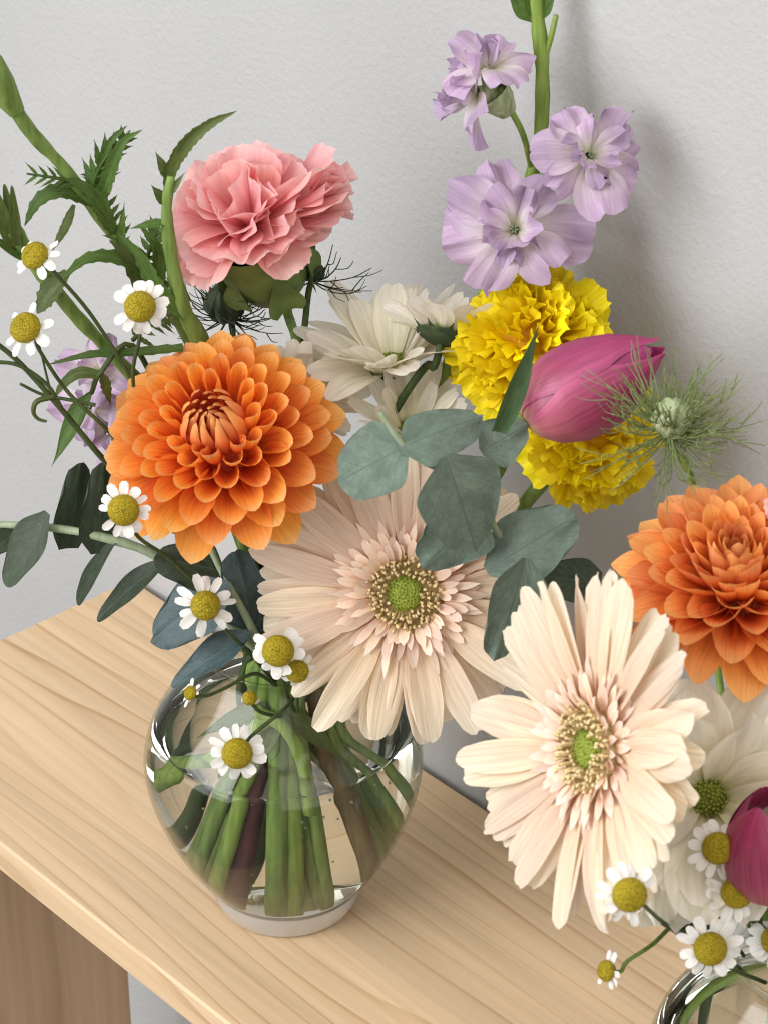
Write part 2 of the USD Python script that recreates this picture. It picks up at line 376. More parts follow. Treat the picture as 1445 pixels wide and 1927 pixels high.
# wood: growth rings run along the board's x axis
def wood_mat(name, pale, mid, dark, ring=30.0, seedv=(0, 0, 0)):
    nodes = {
        'tc': ('texture_coordinate', {}), 'ml': ('mapping', {'scale': (1, 1, 1), 'location': seedv}),
        'm1': ('mapping', {'scale': (1.1, 9.0, 9.0)}), 'n1': ('noise_texture', {'scale': 1.6, 'detail': 2.0}),
        'sc': ('math', {'math_type': 'multiply_add', 'value2': 0.085}),
        'sep': ('separate_xyz', {}), 'rng': ('math', {'math_type': 'multiply', 'value2': ring * 2.4}),
        'fr': ('math', {'math_type': 'fraction'}),
        'rp': ('rgb_ramp', {'ramp': [(0.0, pale), (0.45, tuple(0.75 * a + 0.25 * b for a, b in zip(pale, mid))), (0.80, mid), (0.93, dark), (0.97, dark), (1.0, pale)]}),
        'm2': ('mapping', {'scale': (6.0, 260.0, 260.0)}), 'n2': ('noise_texture', {'scale': 1.0, 'detail': 3.0}),
        'm3': ('mapping', {'scale': (1.2, 26.0, 26.0)}), 'n3': ('noise_texture', {'scale': 1.0, 'detail': 2.0}),
        'f2': ('map_range', {'from_min': 0.3, 'from_max': 0.7, 'to_min': 0.90, 'to_max': 1.07, 'clamp': True}),
        'f3': ('map_range', {'from_min': 0.3, 'from_max': 0.7, 'to_min': 0.86, 'to_max': 1.10, 'clamp': True}),
        'mv': ('math', {'math_type': 'multiply'}), 'hs': ('hsv', {}), 'fd': ('map_range', {'from_min': 0.35, 'from_max': 0.65, 'to_min': 0.0, 'to_max': 0.75, 'clamp': True}), 'fm': ('mix_color', {'b': tuple(0.6 * a + 0.4 * b for a, b in zip(pale, mid))}), 'm4': ('mapping', {'scale': (3.0, 34.0, 34.0), 'location': (5, 1, 2)}), 'n4': ('noise_texture', {'scale': 1.0, 'detail': 2.0}),
        'bp': ('bump', {'strength': 0.25, 'distance': 0.0004}), 'ro': ('map_range', {'to_min': 0.42, 'to_max': 0.58}),
        'p': ('principled_bsdf', {'specular_ior_level': 0.4})}
    links = [('tc.object', 'ml.vector'), ('ml.vector', 'm1.vector'), ('m1.vector', 'n1.vector'), ('ml.vector', 'sep.vector'), ('n1.fac', 'sc.value1'), ('sep.y', 'sc.value3'),
             ('sc.value', 'rng.value1'), ('rng.value', 'fr.value1'), ('fr.value', 'rp.fac'), ('ml.vector', 'm2.vector'), ('m2.vector', 'n2.vector'),
             ('ml.vector', 'm3.vector'), ('m3.vector', 'n3.vector'), ('n2.fac', 'f2.value'), ('n3.fac', 'f3.value'), ('f2.result', 'mv.value1'), ('f3.result', 'mv.value2'),
             ('ml.vector', 'm4.vector'), ('m4.vector', 'n4.vector'), ('n4.fac', 'fd.value'), ('fd.result', 'fm.fac'), ('rp.color', 'fm.a'), ('fm.result', 'hs.color'), ('mv.value', 'hs.value'), ('hs.color', 'p.base_color'), ('n2.fac', 'bp.height'), ('bp.normal', 'p.normal'), ('n2.fac', 'ro.value'), ('ro.result', 'p.roughness')]
    MATS[name] = usdkit.material(stage, '/World/Looks/' + name, nodes, links, surface='p.BSDF')


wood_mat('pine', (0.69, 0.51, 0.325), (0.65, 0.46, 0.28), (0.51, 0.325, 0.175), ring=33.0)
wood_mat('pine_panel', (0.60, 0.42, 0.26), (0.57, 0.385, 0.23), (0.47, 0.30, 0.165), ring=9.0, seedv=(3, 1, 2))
MATS['wall'] = usdkit.material(stage, '/World/Looks/wall', {
    'g': ('geometry', {}), 'n': ('noise_texture', {'scale': 330.0, 'detail': 4.0, 'roughness': 0.6}), 'n2': ('noise_texture', {'scale': 5.0, 'detail': 4.0}),
    'rp': ('rgb_ramp', {'ramp': [(0.3, (0.41, 0.418, 0.422)), (0.7, (0.455, 0.462, 0.465))]}),
    'bp': ('bump', {'strength': 0.45, 'distance': 0.0014}), 'p': ('principled_bsdf', {'roughness': 0.75, 'specular_ior_level': 0.25})},
    [('g.position', 'n.vector'), ('g.position', 'n2.vector'), ('n2.fac', 'rp.fac'), ('rp.color', 'p.base_color'), ('n.fac', 'bp.height'), ('bp.normal', 'p.normal')], surface='p.BSDF')
MATS['floor'] = noise_mat('floor_grey', (0.20, 0.17, 0.14), (0.28, 0.24, 0.20), scale=20)
# thin glass walls: mirror-like by fresnel, slightly darker green where the wall is seen edge-on
MATS['glass'] = usdkit.material(stage, '/World/Looks/glass', {
    'lw': ('layer_weight', {'blend': 0.28}), 'lf': ('layer_weight', {'blend': 0.5}), 'pw': ('math', {'math_type': 'power', 'value2': 5.0}), 'fr': ('math', {'math_type': 'multiply_add', 'value2': 0.75, 'value3': 0.022}), 'tint': ('mix_color', {'a': (0.985, 0.99, 0.985), 'b': (0.58, 0.63, 0.57)}),
    'tb': ('transparent_bsdf', {}), 'gl': ('glossy_bsdf', {'color': (1, 1, 1), 'roughness': 0.015}), 'mx': ('mix_closure', {})},
    [('lw.facing', 'tint.fac'), ('tint.result', 'tb.color'), ('lf.facing', 'pw.value1'), ('pw.value', 'fr.value1'), ('fr.value', 'mx.fac'), ('tb.BSDF', 'mx.closure1'), ('gl.BSDF', 'mx.closure2')], surface='mx.closure')
MATS['water'] = usdkit.material(stage, '/World/Looks/water', {'p': ('principled_bsdf', {'base_color': (0.985, 0.985, 0.965), 'transmission_weight': 1.0, 'roughness': 0.0, 'ior': 1.33})}, [], surface='p.BSDF')
MATS['bubble'] = usdkit.material(stage, '/World/Looks/bubble', {'p': ('principled_bsdf', {'base_color': (1, 1, 1), 'transmission_weight': 1.0, 'roughness': 0.0, 'ior': 0.75})}, [], surface='p.BSDF')
MATS['whitened_glass'] = usdkit.material(stage, '/World/Looks/whitened_glass', {'p': ('principled_bsdf', {'base_color': (0.96, 0.97, 0.97), 'transmission_weight': 0.74, 'roughness': 0.07, 'ior': 1.5, 'coat_weight': 0.5})}, [], surface='p.BSDF')  # diffuse white mixed in paints the bright crescent that clear thick glass refracts
M = MATS

# ------------------------------------------------------------------ setting: wall, floor
TH = math.radians(47.47)
LD = np.array([math.cos(TH), -math.sin(TH), 0.0])     # along the bench, towards the camera
ED = np.array([math.sin(TH), math.cos(TH), 0.0])      # across the bench, towards the wall
BACK, FRONT, ENDL = 0.1142, -0.0774, -0.2656
WALL_E = BACK + 0.004
FLOOR_Z = -0.44


def plane(o, a, b):
    o, a, b = (np.asarray(x, float) for x in (o, a, b))
    return np.array([o, o + a, o + a + b, o + b]), np.array([[0, 1, 2], [0, 2, 3]])


def box_mesh(lo, hi, ch=0.0):
    lo, hi = np.array(lo, float), np.array(hi, float)
    if ch <= 0:
        b = trimesh.creation.box(hi - lo)
        return np.array(b.vertices) + (lo + hi) / 2, np.array(b.faces)
    pts = []
    for sx in (0, 1):
        for sy in (0, 1):
            for sz in (0, 1):
                c = np.array([hi[i] if q else lo[i] for i, q in enumerate((sx, sy, sz))])
                inw = np.array([-ch if q else ch for q in (sx, sy, sz)])
                for ax in range(3):
                    e = inw.copy()
                    e[ax] = 0
                    pts.append(c + e)
    h = trimesh.Trimesh(pts).convex_hull
    return np.array(h.vertices), np.array(h.faces)


wv = WALL_E * ED
single('wall', plane(wv - 3.0 * LD + [0, 0, FLOOR_Z], 5.0 * LD, [0, 0, 3.0]), M['wall'], 'pale grey plaster wall with a fine stippled finish behind the bench', 'wall', 'structure')
single('floor', plane(wv - 3.0 * LD + [0, 0, FLOOR_Z], -3.5 * ED, 5.0 * LD), M['floor'], 'brown floor under the bench', 'floor', 'structure')

# bench (own frame: x along, y across, z up)
bpath = uniq('/World/bench')
bx = UsdGeom.Xform.Define(stage, bpath)
bm = np.eye(4)
bm[0, :3], bm[1, :3] = LD, ED
bx.AddTransformOp().Set(Gf.Matrix4d(*bm.ravel().tolist()))
setkeys(bx.GetPrim(), 'pale pine bench with a thick plank top under the flower vases', 'bench')
TK = 0.0185
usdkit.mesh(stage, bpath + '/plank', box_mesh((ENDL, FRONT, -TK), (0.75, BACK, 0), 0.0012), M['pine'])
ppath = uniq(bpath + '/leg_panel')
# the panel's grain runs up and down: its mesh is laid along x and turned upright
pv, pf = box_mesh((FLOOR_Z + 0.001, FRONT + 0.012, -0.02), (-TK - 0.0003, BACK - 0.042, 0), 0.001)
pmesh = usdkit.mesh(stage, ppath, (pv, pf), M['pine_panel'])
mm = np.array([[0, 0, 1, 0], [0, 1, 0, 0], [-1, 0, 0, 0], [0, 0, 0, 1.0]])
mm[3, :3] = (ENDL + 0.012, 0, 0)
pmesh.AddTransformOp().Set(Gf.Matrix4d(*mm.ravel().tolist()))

# ------------------------------------------------------------------ the two vases
VASE2 = PZ(1487, 2300, 0.0)
PROF = [(0.0372, 0.0145), (0.0408, 0.020), (0.0480, 0.032), (0.0553, 0.047), (0.0606, 0.062), (0.0632, 0.075), (0.0630, 0.086), (0.0592, 0.099), (0.0522, 0.111),
        (0.0435, 0.1205), (0.0368, 0.1285), (0.0330, 0.1345), (0.0322, 0.1385), (0.0335, 0.1420)]
PROFC = catmull([(a, 0, b) for a, b in PROF], 5)[:, [0, 2]]


def r_at(z):
    return float(np.interp(z, PROFC[:, 1], PROFC[:, 0]))


def make_vase(o, label, level, wlabel):
    v = Thing('glass_vase', label, 'vase', o)
    o = np.asarray(o)
    inner = PROFC[::-1] - np.array([0.0021, 0])
    inner = inner[inner[:, 1] > level - 0.001]           # below this the water lies on the glass
    body = np.vstack([PROFC, [[0.0334, 0.1430], [0.0324, 0.1433]], inner])
    v.part('bowl', revolve(body, 96, o=o), M['glass'])
    foot = [(0.0002, 0.0020), (0.022, 0.0016), (0.028, 0.0004), (0.0312, 0.0004), (0.0331, 0.0022), (0.0345, 0.006), (0.0356, 0.010), (0.0366, 0.0138), (0.0364, 0.0143), (0.034, 0.0147), (0.0002, 0.0152)]
    v.part('foot', revolve(foot, 96, o=o), M['whitened_glass'], smooth=40)
    zs = np.linspace(0.0172, level, 30)
    wp = [(0.0002, 0.0160)] + [(0.030, 0.0160), (0.0345, 0.0166)] + [(r_at(z) - 0.0012, z) for z in zs] + [(r_at(level + 0.0010) - 0.0024, level + 0.0010), (r_at(level) - 0.0032, level + 0.0006), (r_at(level) - 0.0042, level + 0.0001), (r_at(level) - 0.0065, level - 0.0004), (0.0002, level - 0.0005)]
    w = Thing('vase_water', wlabel, 'water', o)
    w.part('water_body', revolve(wp, 96, o=o), M['water'], smooth=45)
    bb = []
    for k in range(26):
        a, z = rnd.uniform(-2.9, -0.3), level - 0.002 - 0.06 * rnd.random() ** 2.2
        b = trimesh.creation.icosphere(1, rnd.uniform(0.00035, 0.0009))
        q = r_at(z) - 0.0032
        bb.append((np.array(b.vertices) + o + [q * math.cos(a), q * math.sin(a), z], np.array(b.faces), np.zeros((len(b.vertices), 2))))
    w.part('bubbles', join(bb), M['bubble'], kind='stuff')


make_vase((0, 0, 0), 'round clear glass fishbowl vase full of stems, standing whole on the pine bench', 0.0985, 'clear water filling the round vase in the middle of the bench')
make_vase(VASE2, 'clear glass vase at the lower right corner with only its shoulder and lip in view', 0.098, 'water inside the vase at the lower right corner')


def neck(k, D=0.0, o=(0, 0, 0), r=0.022):
    a = k * 2.399
    q = r * math.sqrt((k * 0.618) % 1.0)
    return np.asarray(o) + np.array([q * math.cos(a), q * math.sin(a), 0.134])


_neck = [0]


def stem_to_vase(t, pts, r, mat, bottom=None, o=(0, 0, 0), name='stem', neckpt=None):
    """A stem from the head through pts into the mouth of a vase and down to its bottom."""
    _neck[0] += 1
    nk = neck(_neck[0], o=o) if neckpt is None else np.asarray(o) + np.asarray(neckpt)
    if bottom is None:
        a = _neck[0] * 2.399 + 0.5
        q = 0.034 * math.sqrt((_neck[0] * 0.37) % 1.0)
        bottom = (q * math.cos(a), q * math.sin(a), 0.019 + 0.012 * ((_neck[0] * 0.29) % 1.0))
    b = np.asarray(o) + np.asarray(bottom)
    mid = nk * 0.62 + b * 0.38
    return t.part(name, tube(list(pts) + [nk, mid, b], r, 8, 5), mat)


# ------------------------------------------------------------------ flower builders
def make_dahlia(px, py, D, n, R, label, pointed, pts, seed, stem_o=(0, 0, 0), bottom=None, mat='dahlia_petal'):
    rr = random.Random(seed)
    o = P(px, py, D)
    F = frame(n)
    t = Thing('dahlia', label, 'dahlia', o)
    ga = 2.39996
    total = 116 if pointed else 132
    k0 = 0
    core = (0.30 if pointed else 0.36) * R
    for i in range(k0, total):
        f = (i + 0.5) / total
        az = i * ga + rr.uniform(-0.07, 0.07)
        th = (0.10 + 1.62 * f ** 0.62)                      # polar angle where the petal sits on the core
        if pointed:
            th = 0.10 + 1.50 * f ** 0.60
        base = o + core * (math.sin(th) * (math.cos(az) * F[:, 0] + math.sin(az) * F[:, 1]) + (0.92 * math.cos(th) - 0.35) * F[:, 2])
        g = f ** 0.8
        L = R * (0.22 + 0.44 * g) * rr.uniform(0.94, 1.06)
        el = PI / 2 - (th * (0.52 + 0.44 * f)) + rr.uniform(-0.11, 0.11)
        if pointed:
            L = R * (0.30 + 0.46 * g) * rr.uniform(0.92, 1.08)
            mesh = sheet(L, L * (0.62 + 0.14 * rr.random()), 10, 8, wb=0.42, wp=0.62, taper=0.22, k=0.22, point=0.13, bend=(0.55 - 0.85 * f) + rr.uniform(-0.15, 0.15), bp=1.5,
                         cup=(1.6, 1.6 - 0.85 * f), twist=rr.uniform(-0.2, 0.2))
        elif f < 0.27:                                       # the closed bud in the middle
            L = R * (0.22 + 0.75 * f)
            el = PI / 2 - th * 0.35
            mesh = sheet(L, R * (0.07 + 0.34 * f), 7, 4, wb=0.7, wp=0.5, taper=0.3, k=0.35, point=0.1, bend=1.25, bp=1.3, cup=(0.8, 1.0))
        else:
            q = (f - 0.27) / 0.73
            c1 = 2.75 - 2.05 * min(1, q * 1.35) ** 0.75 if q < 0.75 else 0.72
            W = R * (0.26 + 0.14 * q) * (1.16 if q < 0.4 else 1.0)
            mesh = sheet(L, W, 9, 8, wb=0.45, wp=0.7, k=0.30, point=0.06 + 0.06 * q, bend=(0.5 - 0.85 * q) + rr.uniform(-0.12, 0.12), bp=1.3, cup=(2.4 - 1.2 * q, c1))
        PR, _ = petal_R(F, az, el, rr.uniform(-0.2, 0.2))
        t.part('petal', place(mesh, PR, base), M['dahlia_bud_petal' if (f < (0.06 if pointed else 0.27)) else mat])
    # dark core that closes the gaps between the petals' feet, and the green bracts behind
    t.part('receptacle', revolve([(0.0003, core * 0.50), (core * 0.5, core * 0.40), (core * 0.85, core * 0.05), (core * 0.9, -core * 0.3), (core * 0.5, -core * 0.75), (0.0003, -core * 0.9)], 20, F, o), M['dahlia_bud_petal'])
    for i in range(6):
        PR, _ = petal_R(F, i * PI / 3, -0.15)
        t.part('bract', place(sheet(core * 1.2, core * 0.6, 5, 3, k=0.3, point=0.2, bend=-0.4), PR, o - F[:, 2] * core * 0.8), M['calyx_green'])
    back = o - F[:, 2] * core * 0.8
    stem_to_vase(t, [back, back - F[:, 2] * 0.02] + list(pts), [0.0032, 0.0030, 0.0034], M['green_stem'], bottom, stem_o)
    return t


def make_gerbera(px, py, D, n, R, label, seed, pts, stem_o=(0, 0, 0), bottom=None, twist=0.0, dome=1.0, nout=(23, 21), lift=(0.12, 0.0), thin=None, wmul=1.0):
    rr = random.Random(seed)
    o = P(px, py, D)
    F = frame(n)
    t = Thing('gerbera', label, 'gerbera', o)
    for layer in (1, 0):
        cnt = nout[layer]
        for i in range(cnt):
            az = 2 * PI * (i + 0.5 * layer) / cnt + rr.uniform(-0.09, 0.09)
            L = R * (0.77 - 0.05 * layer) * rr.uniform(0.90, 1.05)
            el = lift[layer] + rr.uniform(-0.14, 0.14)
            PR, rad = petal_R(F, az, el, rr.uniform(-0.28, 0.28))
            Wp = wmul * R * rr.uniform(0.185, 0.265)
            if thin:
                sa = math.degrees(math.atan2(rad @ UP, rad @ RT))
                if thin[0] < sa < thin[1]:
                    L, Wp = L * rr.uniform(0.6, 0.8), Wp * rr.uniform(0.25, 0.45)
            mesh = sheet(L, Wp, 14, 8, wb=0.34, wp=0.68, taper=0.06, k=0.36, bend=rr.uniform(-0.42, -0.05), bp=1.6, cup=(0.75, rr.uniform(0.15, 0.5) * rr.choice((1, 1, -0.8))),
                         groove=R * rr.uniform(0.004, 0.011), notch=rr.choice((0, 0, 0.025, 0.05)), jag=np.random.RandomState(seed * 1000 + layer * 100 + i), jagw=0.010, ruf=R * rr.uniform(0.0, 0.02), rf=1.0, ph=rr.uniform(0, 6), twist=rr.uniform(-0.35, 0.35))
            t.part('ray_petal', place(mesh, PR, o + rad * R * 0.25 - F[:, 2] * (0.0016 + 0.0022 * layer)), M['gerbera_petal'])
    for ring, (cnt, r0, L0, el0) in enumerate(((44, 0.345, 0.24, 0.18), (42, 0.30, 0.21, 0.42), (38, 0.255, 0.16, 0.72))):
        for i in range(cnt):
            az = 2 * PI * (i + 0.37 * ring) / cnt + rr.uniform(-0.08, 0.08)
            PR, rad = petal_R(F, az, el0 + rr.uniform(-0.2, 0.2), rr.uniform(-0.5, 0.5))
            L = R * L0 * rr.uniform(0.75, 1.15)
            mesh = sheet(L, R * rr.uniform(0.05, 0.075), 5, 2, wb=0.55, wp=0.6, taper=0.3, k=0.3, bend=rr.uniform(-0.7, 0.1), cup=(0.9, 0.3), notch=rr.choice((0, 0.14)))
            t.part('inner_floret', place(mesh, PR, o + rad * R * r0 * 0.86 + F[:, 2] * R * (0.0 + 0.012 * ring)), M['gerbera_floret'])
    ms = []
    for ring, (cnt, r0, h) in enumerate(((44, 0.215, 0.05), (38, 0.185, 0.055), (32, 0.155, 0.055), (26, 0.125, 0.045))):
        for i in range(cnt):
            az = 2 * PI * (i + 0.5 * (ring % 2)) / cnt + rr.uniform(-0.1, 0.1)
            rad = math.cos(az) * F[:, 0] + math.sin(az) * F[:, 1]
            a = o + rad * R * r0 - F[:, 2] * R * 0.02
            b = a + F[:, 2] * R * (h + 0.03) * rr.uniform(0.8, 1.3) + rad * R * 0.02 * rr.uniform(-0.5, 1.4)
            c = b + rad * R * 0.016 * rr.choice((1, 1, -1)) + F[:, 2] * R * 0.004
            ms.append(tube([a, b, c], [R * 0.008, R * 0.0085, R * 0.0125], 5, 1, smooth=False))
    t.part('disc_florets', join(ms), M['gold_floret'], kind='stuff')
    t.part('disc_bed', revolve([(R * 0.26, -R * 0.03), (R * 0.22, -R * 0.005), (R * 0.12, 0.0), (R * 0.09, R * 0.02), (0.0003, R * 0.02)], 28, F, o), M['disc_tan'])
    ms = [revolve([(R * 0.118, -R * 0.01), (R * 0.112, R * 0.022), (R * 0.085, R * 0.042), (R * 0.04, R * 0.046), (0.0002, R * 0.042)], 24, F, o)]
    for i in range(70):
        q, a = R * 0.108 * math.sqrt((i + 0.5) / 70), i * 2.39996
        c = o + q * (math.cos(a) * F[:, 0] + math.sin(a) * F[:, 1]) + F[:, 2] * R * 0.034
        ms.append(tube([c, c + F[:, 2] * R * 0.02 * rr.uniform(0.6, 1.2)], [R * 0.008, R * 0.006], 4, 1, smooth=False))
    t.part('disc_eye', join(ms), M['green_disc'])
    t.part('calyx', revolve([(R * 0.26, -R * 0.04), (R * 0.22, -R * 0.12), (R * 0.10, -R * 0.2), (0.0003, -R * 0.22)], 20, F, o), M['calyx_green'])
    back = o - F[:, 2] * R * 0.2
    stem_to_vase(t, [back, back - F[:, 2] * 0.012] + list(pts), [0.0028, 0.0026, 0.003], M['green_stem'], bottom, stem_o)
    return t


def make_chamomile(px, py, D, n, label, seed, path, r=1.0, missing=(), droop=0.1, cnt=13, stem_r=0.00075, bottom=None, to_vase=False, o2=(0, 0, 0), stemmat='dark_stem'):
    rr = random.Random(seed)
    o = P(px, py, D)
    F = frame(n)
    t = Thing('chamomile', label, 'chamomile', o, None)
    d = 0.0063 * r
    t.part('disc', revolve([(d * 0.55, -d * 0.35), (d * 0.93, -d * 0.1), (d, d * 0.12), (d * 0.93, d * 0.42), (d * 0.7, d * 0.7), (d * 0.38, d * 0.86), (0.0002, d * 0.9)], 20, F, o), M['yellow_disc'])
    ms = []
    for i in range(90):                                      # the tiny florets of the disc
        q = math.sqrt((i + 0.5) / 90)
        a = i * 2.39996
        hh = d * (0.9 - 0.62 * q ** 2.2)
        c = o + d * 0.95 * q * (math.cos(a) * F[:, 0] + math.sin(a) * F[:, 1]) + F[:, 2] * hh
        nn_ = unit(F[:, 2] + q * 0.9 * (math.cos(a) * F[:, 0] + math.sin(a) * F[:, 1]))
        ms.append(tube([c - nn_ * d * 0.03, c + nn_ * d * 0.07 * rr.uniform(0.5, 1.3)], [d * 0.055, d * 0.04], 4, 1, smooth=False))
    t.part('disc_florets', join(ms), M['yellow_disc'], kind='stuff')
    r *= rr.uniform(0.92, 1.08)
    pl_, pw_ = rr.uniform(0.84, 1.14), rr.uniform(0.78, 1.2)
    off = rr.random() * 6.28
    for i in range(cnt):
        if i in missing:
            continue
        az = off + 2 * PI * i / cnt + rr.uniform(-0.13, 0.13)
        el = -droop + rr.uniform(-0.35, 0.28)
        PR, rad = petal_R(F, az, el, rr.uniform(-0.35, 0.35))
        mesh = sheet(0.0071 * pl_ * r * rr.uniform(0.78, 1.12), 0.0044 * pw_ * r * rr.uniform(0.7, 1.25), 6, 4, wb=0.55, wp=0.55, k=0.3, notch=rr.choice((0, 0.05)), bend=rr.uniform(-0.7, 0.1), cup=(0.5, rr.choice((0.25, -0.4))))
        t.part('petal', place(mesh, PR, o + rad * d * 0.86 - F[:, 2] * d * 0.12), M['chamomile_petal'])
    t.part('calyx', revolve([(d * 0.9, -d * 0.15), (d * 0.7, -d * 0.45), (0.0002, -d * 0.6)], 12, F, o), M['calyx_green'])
    b = o - F[:, 2] * d * 0.5
    if to_vase:
        stem_to_vase(t, [b, b - F[:, 2] * 0.006] + list(path), [stem_r, stem_r, stem_r * 1.8], M[stemmat], bottom, o2)
    else:
        t.part('stem', tube([b, b - F[:, 2] * 0.004] + list(path), [stem_r, stem_r * 1.2], 6, 5), M[stemmat])
    return t


def leaf_sheet(base, tip, W, face, **kw):
    base, tip = np.asarray(base, float), np.asarray(tip, float)
    x = tip - base
    L = np.linalg.norm(x)
    x = x / L
    z = np.asarray(face, float)
    z = unit(z - x * (z @ x))
    y = np.cross(z, x)
    return place(sheet(L, W, **kw), np.stack([x, y, z], 1), base)


TOCAM = unit(CAM - np.array([0, 0, 0.15]))
ROUND = dict(nu=14, nv=12, wb=0.16, wp=0.42, taper=0.30, k=0.42, cup=(0.3, 0.15), ruf=0.0013, rf=1.6, ph=1.0)
OVAL = dict(nu=12, nv=8, wb=0.10, wp=0.5, taper=0.50, k=0.35, cup=(0.4, 0.3))
LANCE = dict(nu=14, nv=6, wb=0.25, wp=0.35, taper=0.92, k=0.1, point=0.1, cup=(0.5, 0.3))


def cface(right=0.0, up=0.0):
    """A direction facing the camera, leaning right and up by the given amounts."""
    return unit(TOCAM + right * RT + up * UP)


def pleaf(t, a, b, Da, Db, wpx, mat, face=None, style=ROUND, name='leaf', parent=None, **kw):
    A, B = P(a[0], a[1], Da), P(b[0], b[1], Db)
    st = dict(style)
    st.update(kw)
    return t.part(name, leaf_sheet(A, B, wpx * mpp(A), cface() if face is None else face, **st), M[mat], parent=parent)


def path(*pts):
    return [P(*p) for p in pts]

# ------------------------------------------------------------------ the flowers in the middle vase
make_dahlia(413, 822, -0.045, N(-0.16, 0.88, 0.55), 0.0510, 'large orange ball dahlia with a tightly curled centre, left of the middle', False,
            path((470, 1130, -0.02)), 3, bottom=(0.010, -0.030, 0.021))
make_gerbera(762, 1117, -0.062, N(-0.08, 0.44, 0.89), 0.0645, 'peach gerbera with its upper right side hidden by round eucalyptus leaves', 5,
             path((660, 1250, -0.025)), bottom=(0.014, -0.028, 0.020), lift=(0.12, -0.04), nout=(30, 28))


# pink carnation
def make_carnation(px, py, D, n, R, label, seed, mat, pts, calyx_len, count=44, lobe=0, stem_o=(0, 0, 0), bottom=None):
    rr = random.Random(seed)
    o = P(px, py, D)
    F = frame(n)
    t = Thing('carnation', label, 'carnation', o)
    for i in range(count):
        f = (i + 0.5) / count
        az = i * 2.39996 + rr.uniform(-0.2, 0.2)
        th = 0.12 + 1.45 * f ** 0.72
        el = PI / 2 - th + rr.uniform(-0.15, 0.15)
        PR, rad = petal_R(F, az, el, rr.uniform(-0.5, 0.5))
        L = R * (0.92 + 0.12 * f) * rr.uniform(0.88, 1.08)
        mesh = sheet(L, R * rr.uniform(0.72, 1.0), 12, 24, wb=0.14, wp=1.0, k=0.24, bend=rr.uniform(-0.6, 0.35) - 0.35 * f, bp=2.2, cup=(0.6, rr.uniform(-0.2, 0.7)),
                     ruf=R * rr.uniform(0.05, 0.105), rf=rr.uniform(0.7, 1.35), ph=rr.uniform(0, 6), rp=2.4, jag=np.random.RandomState(seed * 100 + i), jagw=0.018)
        t.part('petal', place(mesh, PR, o + rad * R * 0.04), M[mat])
    if lobe:
        for i in range(lobe):                                # petals that spill over to one side
            d = unit(N(0.88, 0.50, 0.05) + 0.30 * np.array([rr.uniform(-1, 1), rr.uniform(-1, 1), rr.uniform(-1, 1)]))
            G = frame(np.cross(d, [0.2, -0.9, 0.4]) * rr.choice((1, -1)) + 0.5 * np.array([rr.uniform(-1, 1), rr.uniform(-1, 1), 0]))
            z = unit(G[:, 2] - d * (G[:, 2] @ d))
            PR = np.stack([d, np.cross(z, d), z], 1)
            mesh = sheet(R * rr.uniform(1.05, 1.30), R * rr.uniform(0.75, 0.95), 12, 24, wb=0.14, wp=1.0, k=0.26, bend=rr.uniform(-0.5, 0.5), bp=2.2, cup=(0.6, rr.uniform(-0.2, 0.7)),
                         ruf=R * rr.uniform(0.05, 0.105), rf=rr.uniform(0.7, 1.35), ph=rr.uniform(0, 6), rp=2.4, jag=np.random.RandomState(seed * 500 + i), jagw=0.018)
            t.part('petal', place(mesh, PR, o + d * R * 0.22), M[mat])
    A = F[:, 2]
    cl = calyx_len
    t.part('calyx', revolve([(cl * 0.50, cl * 0.06), (cl * 0.515, -cl * 0.02), (cl * 0.50, -cl * 0.3), (cl * 0.46, -cl * 0.6), (cl * 0.36, -cl * 0.85), (cl * 0.2, -cl * 1.0), (0.0003, -cl * 1.04)], 24, F, o - A * cl * 0.08), M['calyx_green'])
    for i in range(6):
        PR, rad = petal_R(F, i * PI / 3 + 0.3, PI / 2 - 0.12)
        t.part('sepal', place(sheet(cl * 0.72, cl * 0.46, 6, 4, wb=0.7, wp=0.3, taper=0.7, k=0.1, point=0.25, cup=(0.8, 0.7), bend=-0.1), PR @ np.diag([1, -1, -1]), o - A * cl * 0.97 + rad * cl * 0.42), M['calyx_green'])
    b = o - A * cl * 1.25
    stem_to_vase(t, [b, b - A * 0.012] + list(pts), [0.0022, 0.0022, 0.003], M['green_stem'], bottom, stem_o)
    return t


make_carnation(470, 425, 0.012, N(-0.22, 0.86, 0.42), 0.0325, 'ruffled pink carnation on a fat green calyx above the large orange dahlia', 21, 'carnation_petal',
               path((565, 700, 0.01), (560, 1000, 0.005)), 0.040, lobe=15, bottom=(0.022, 0.018, 0.022))


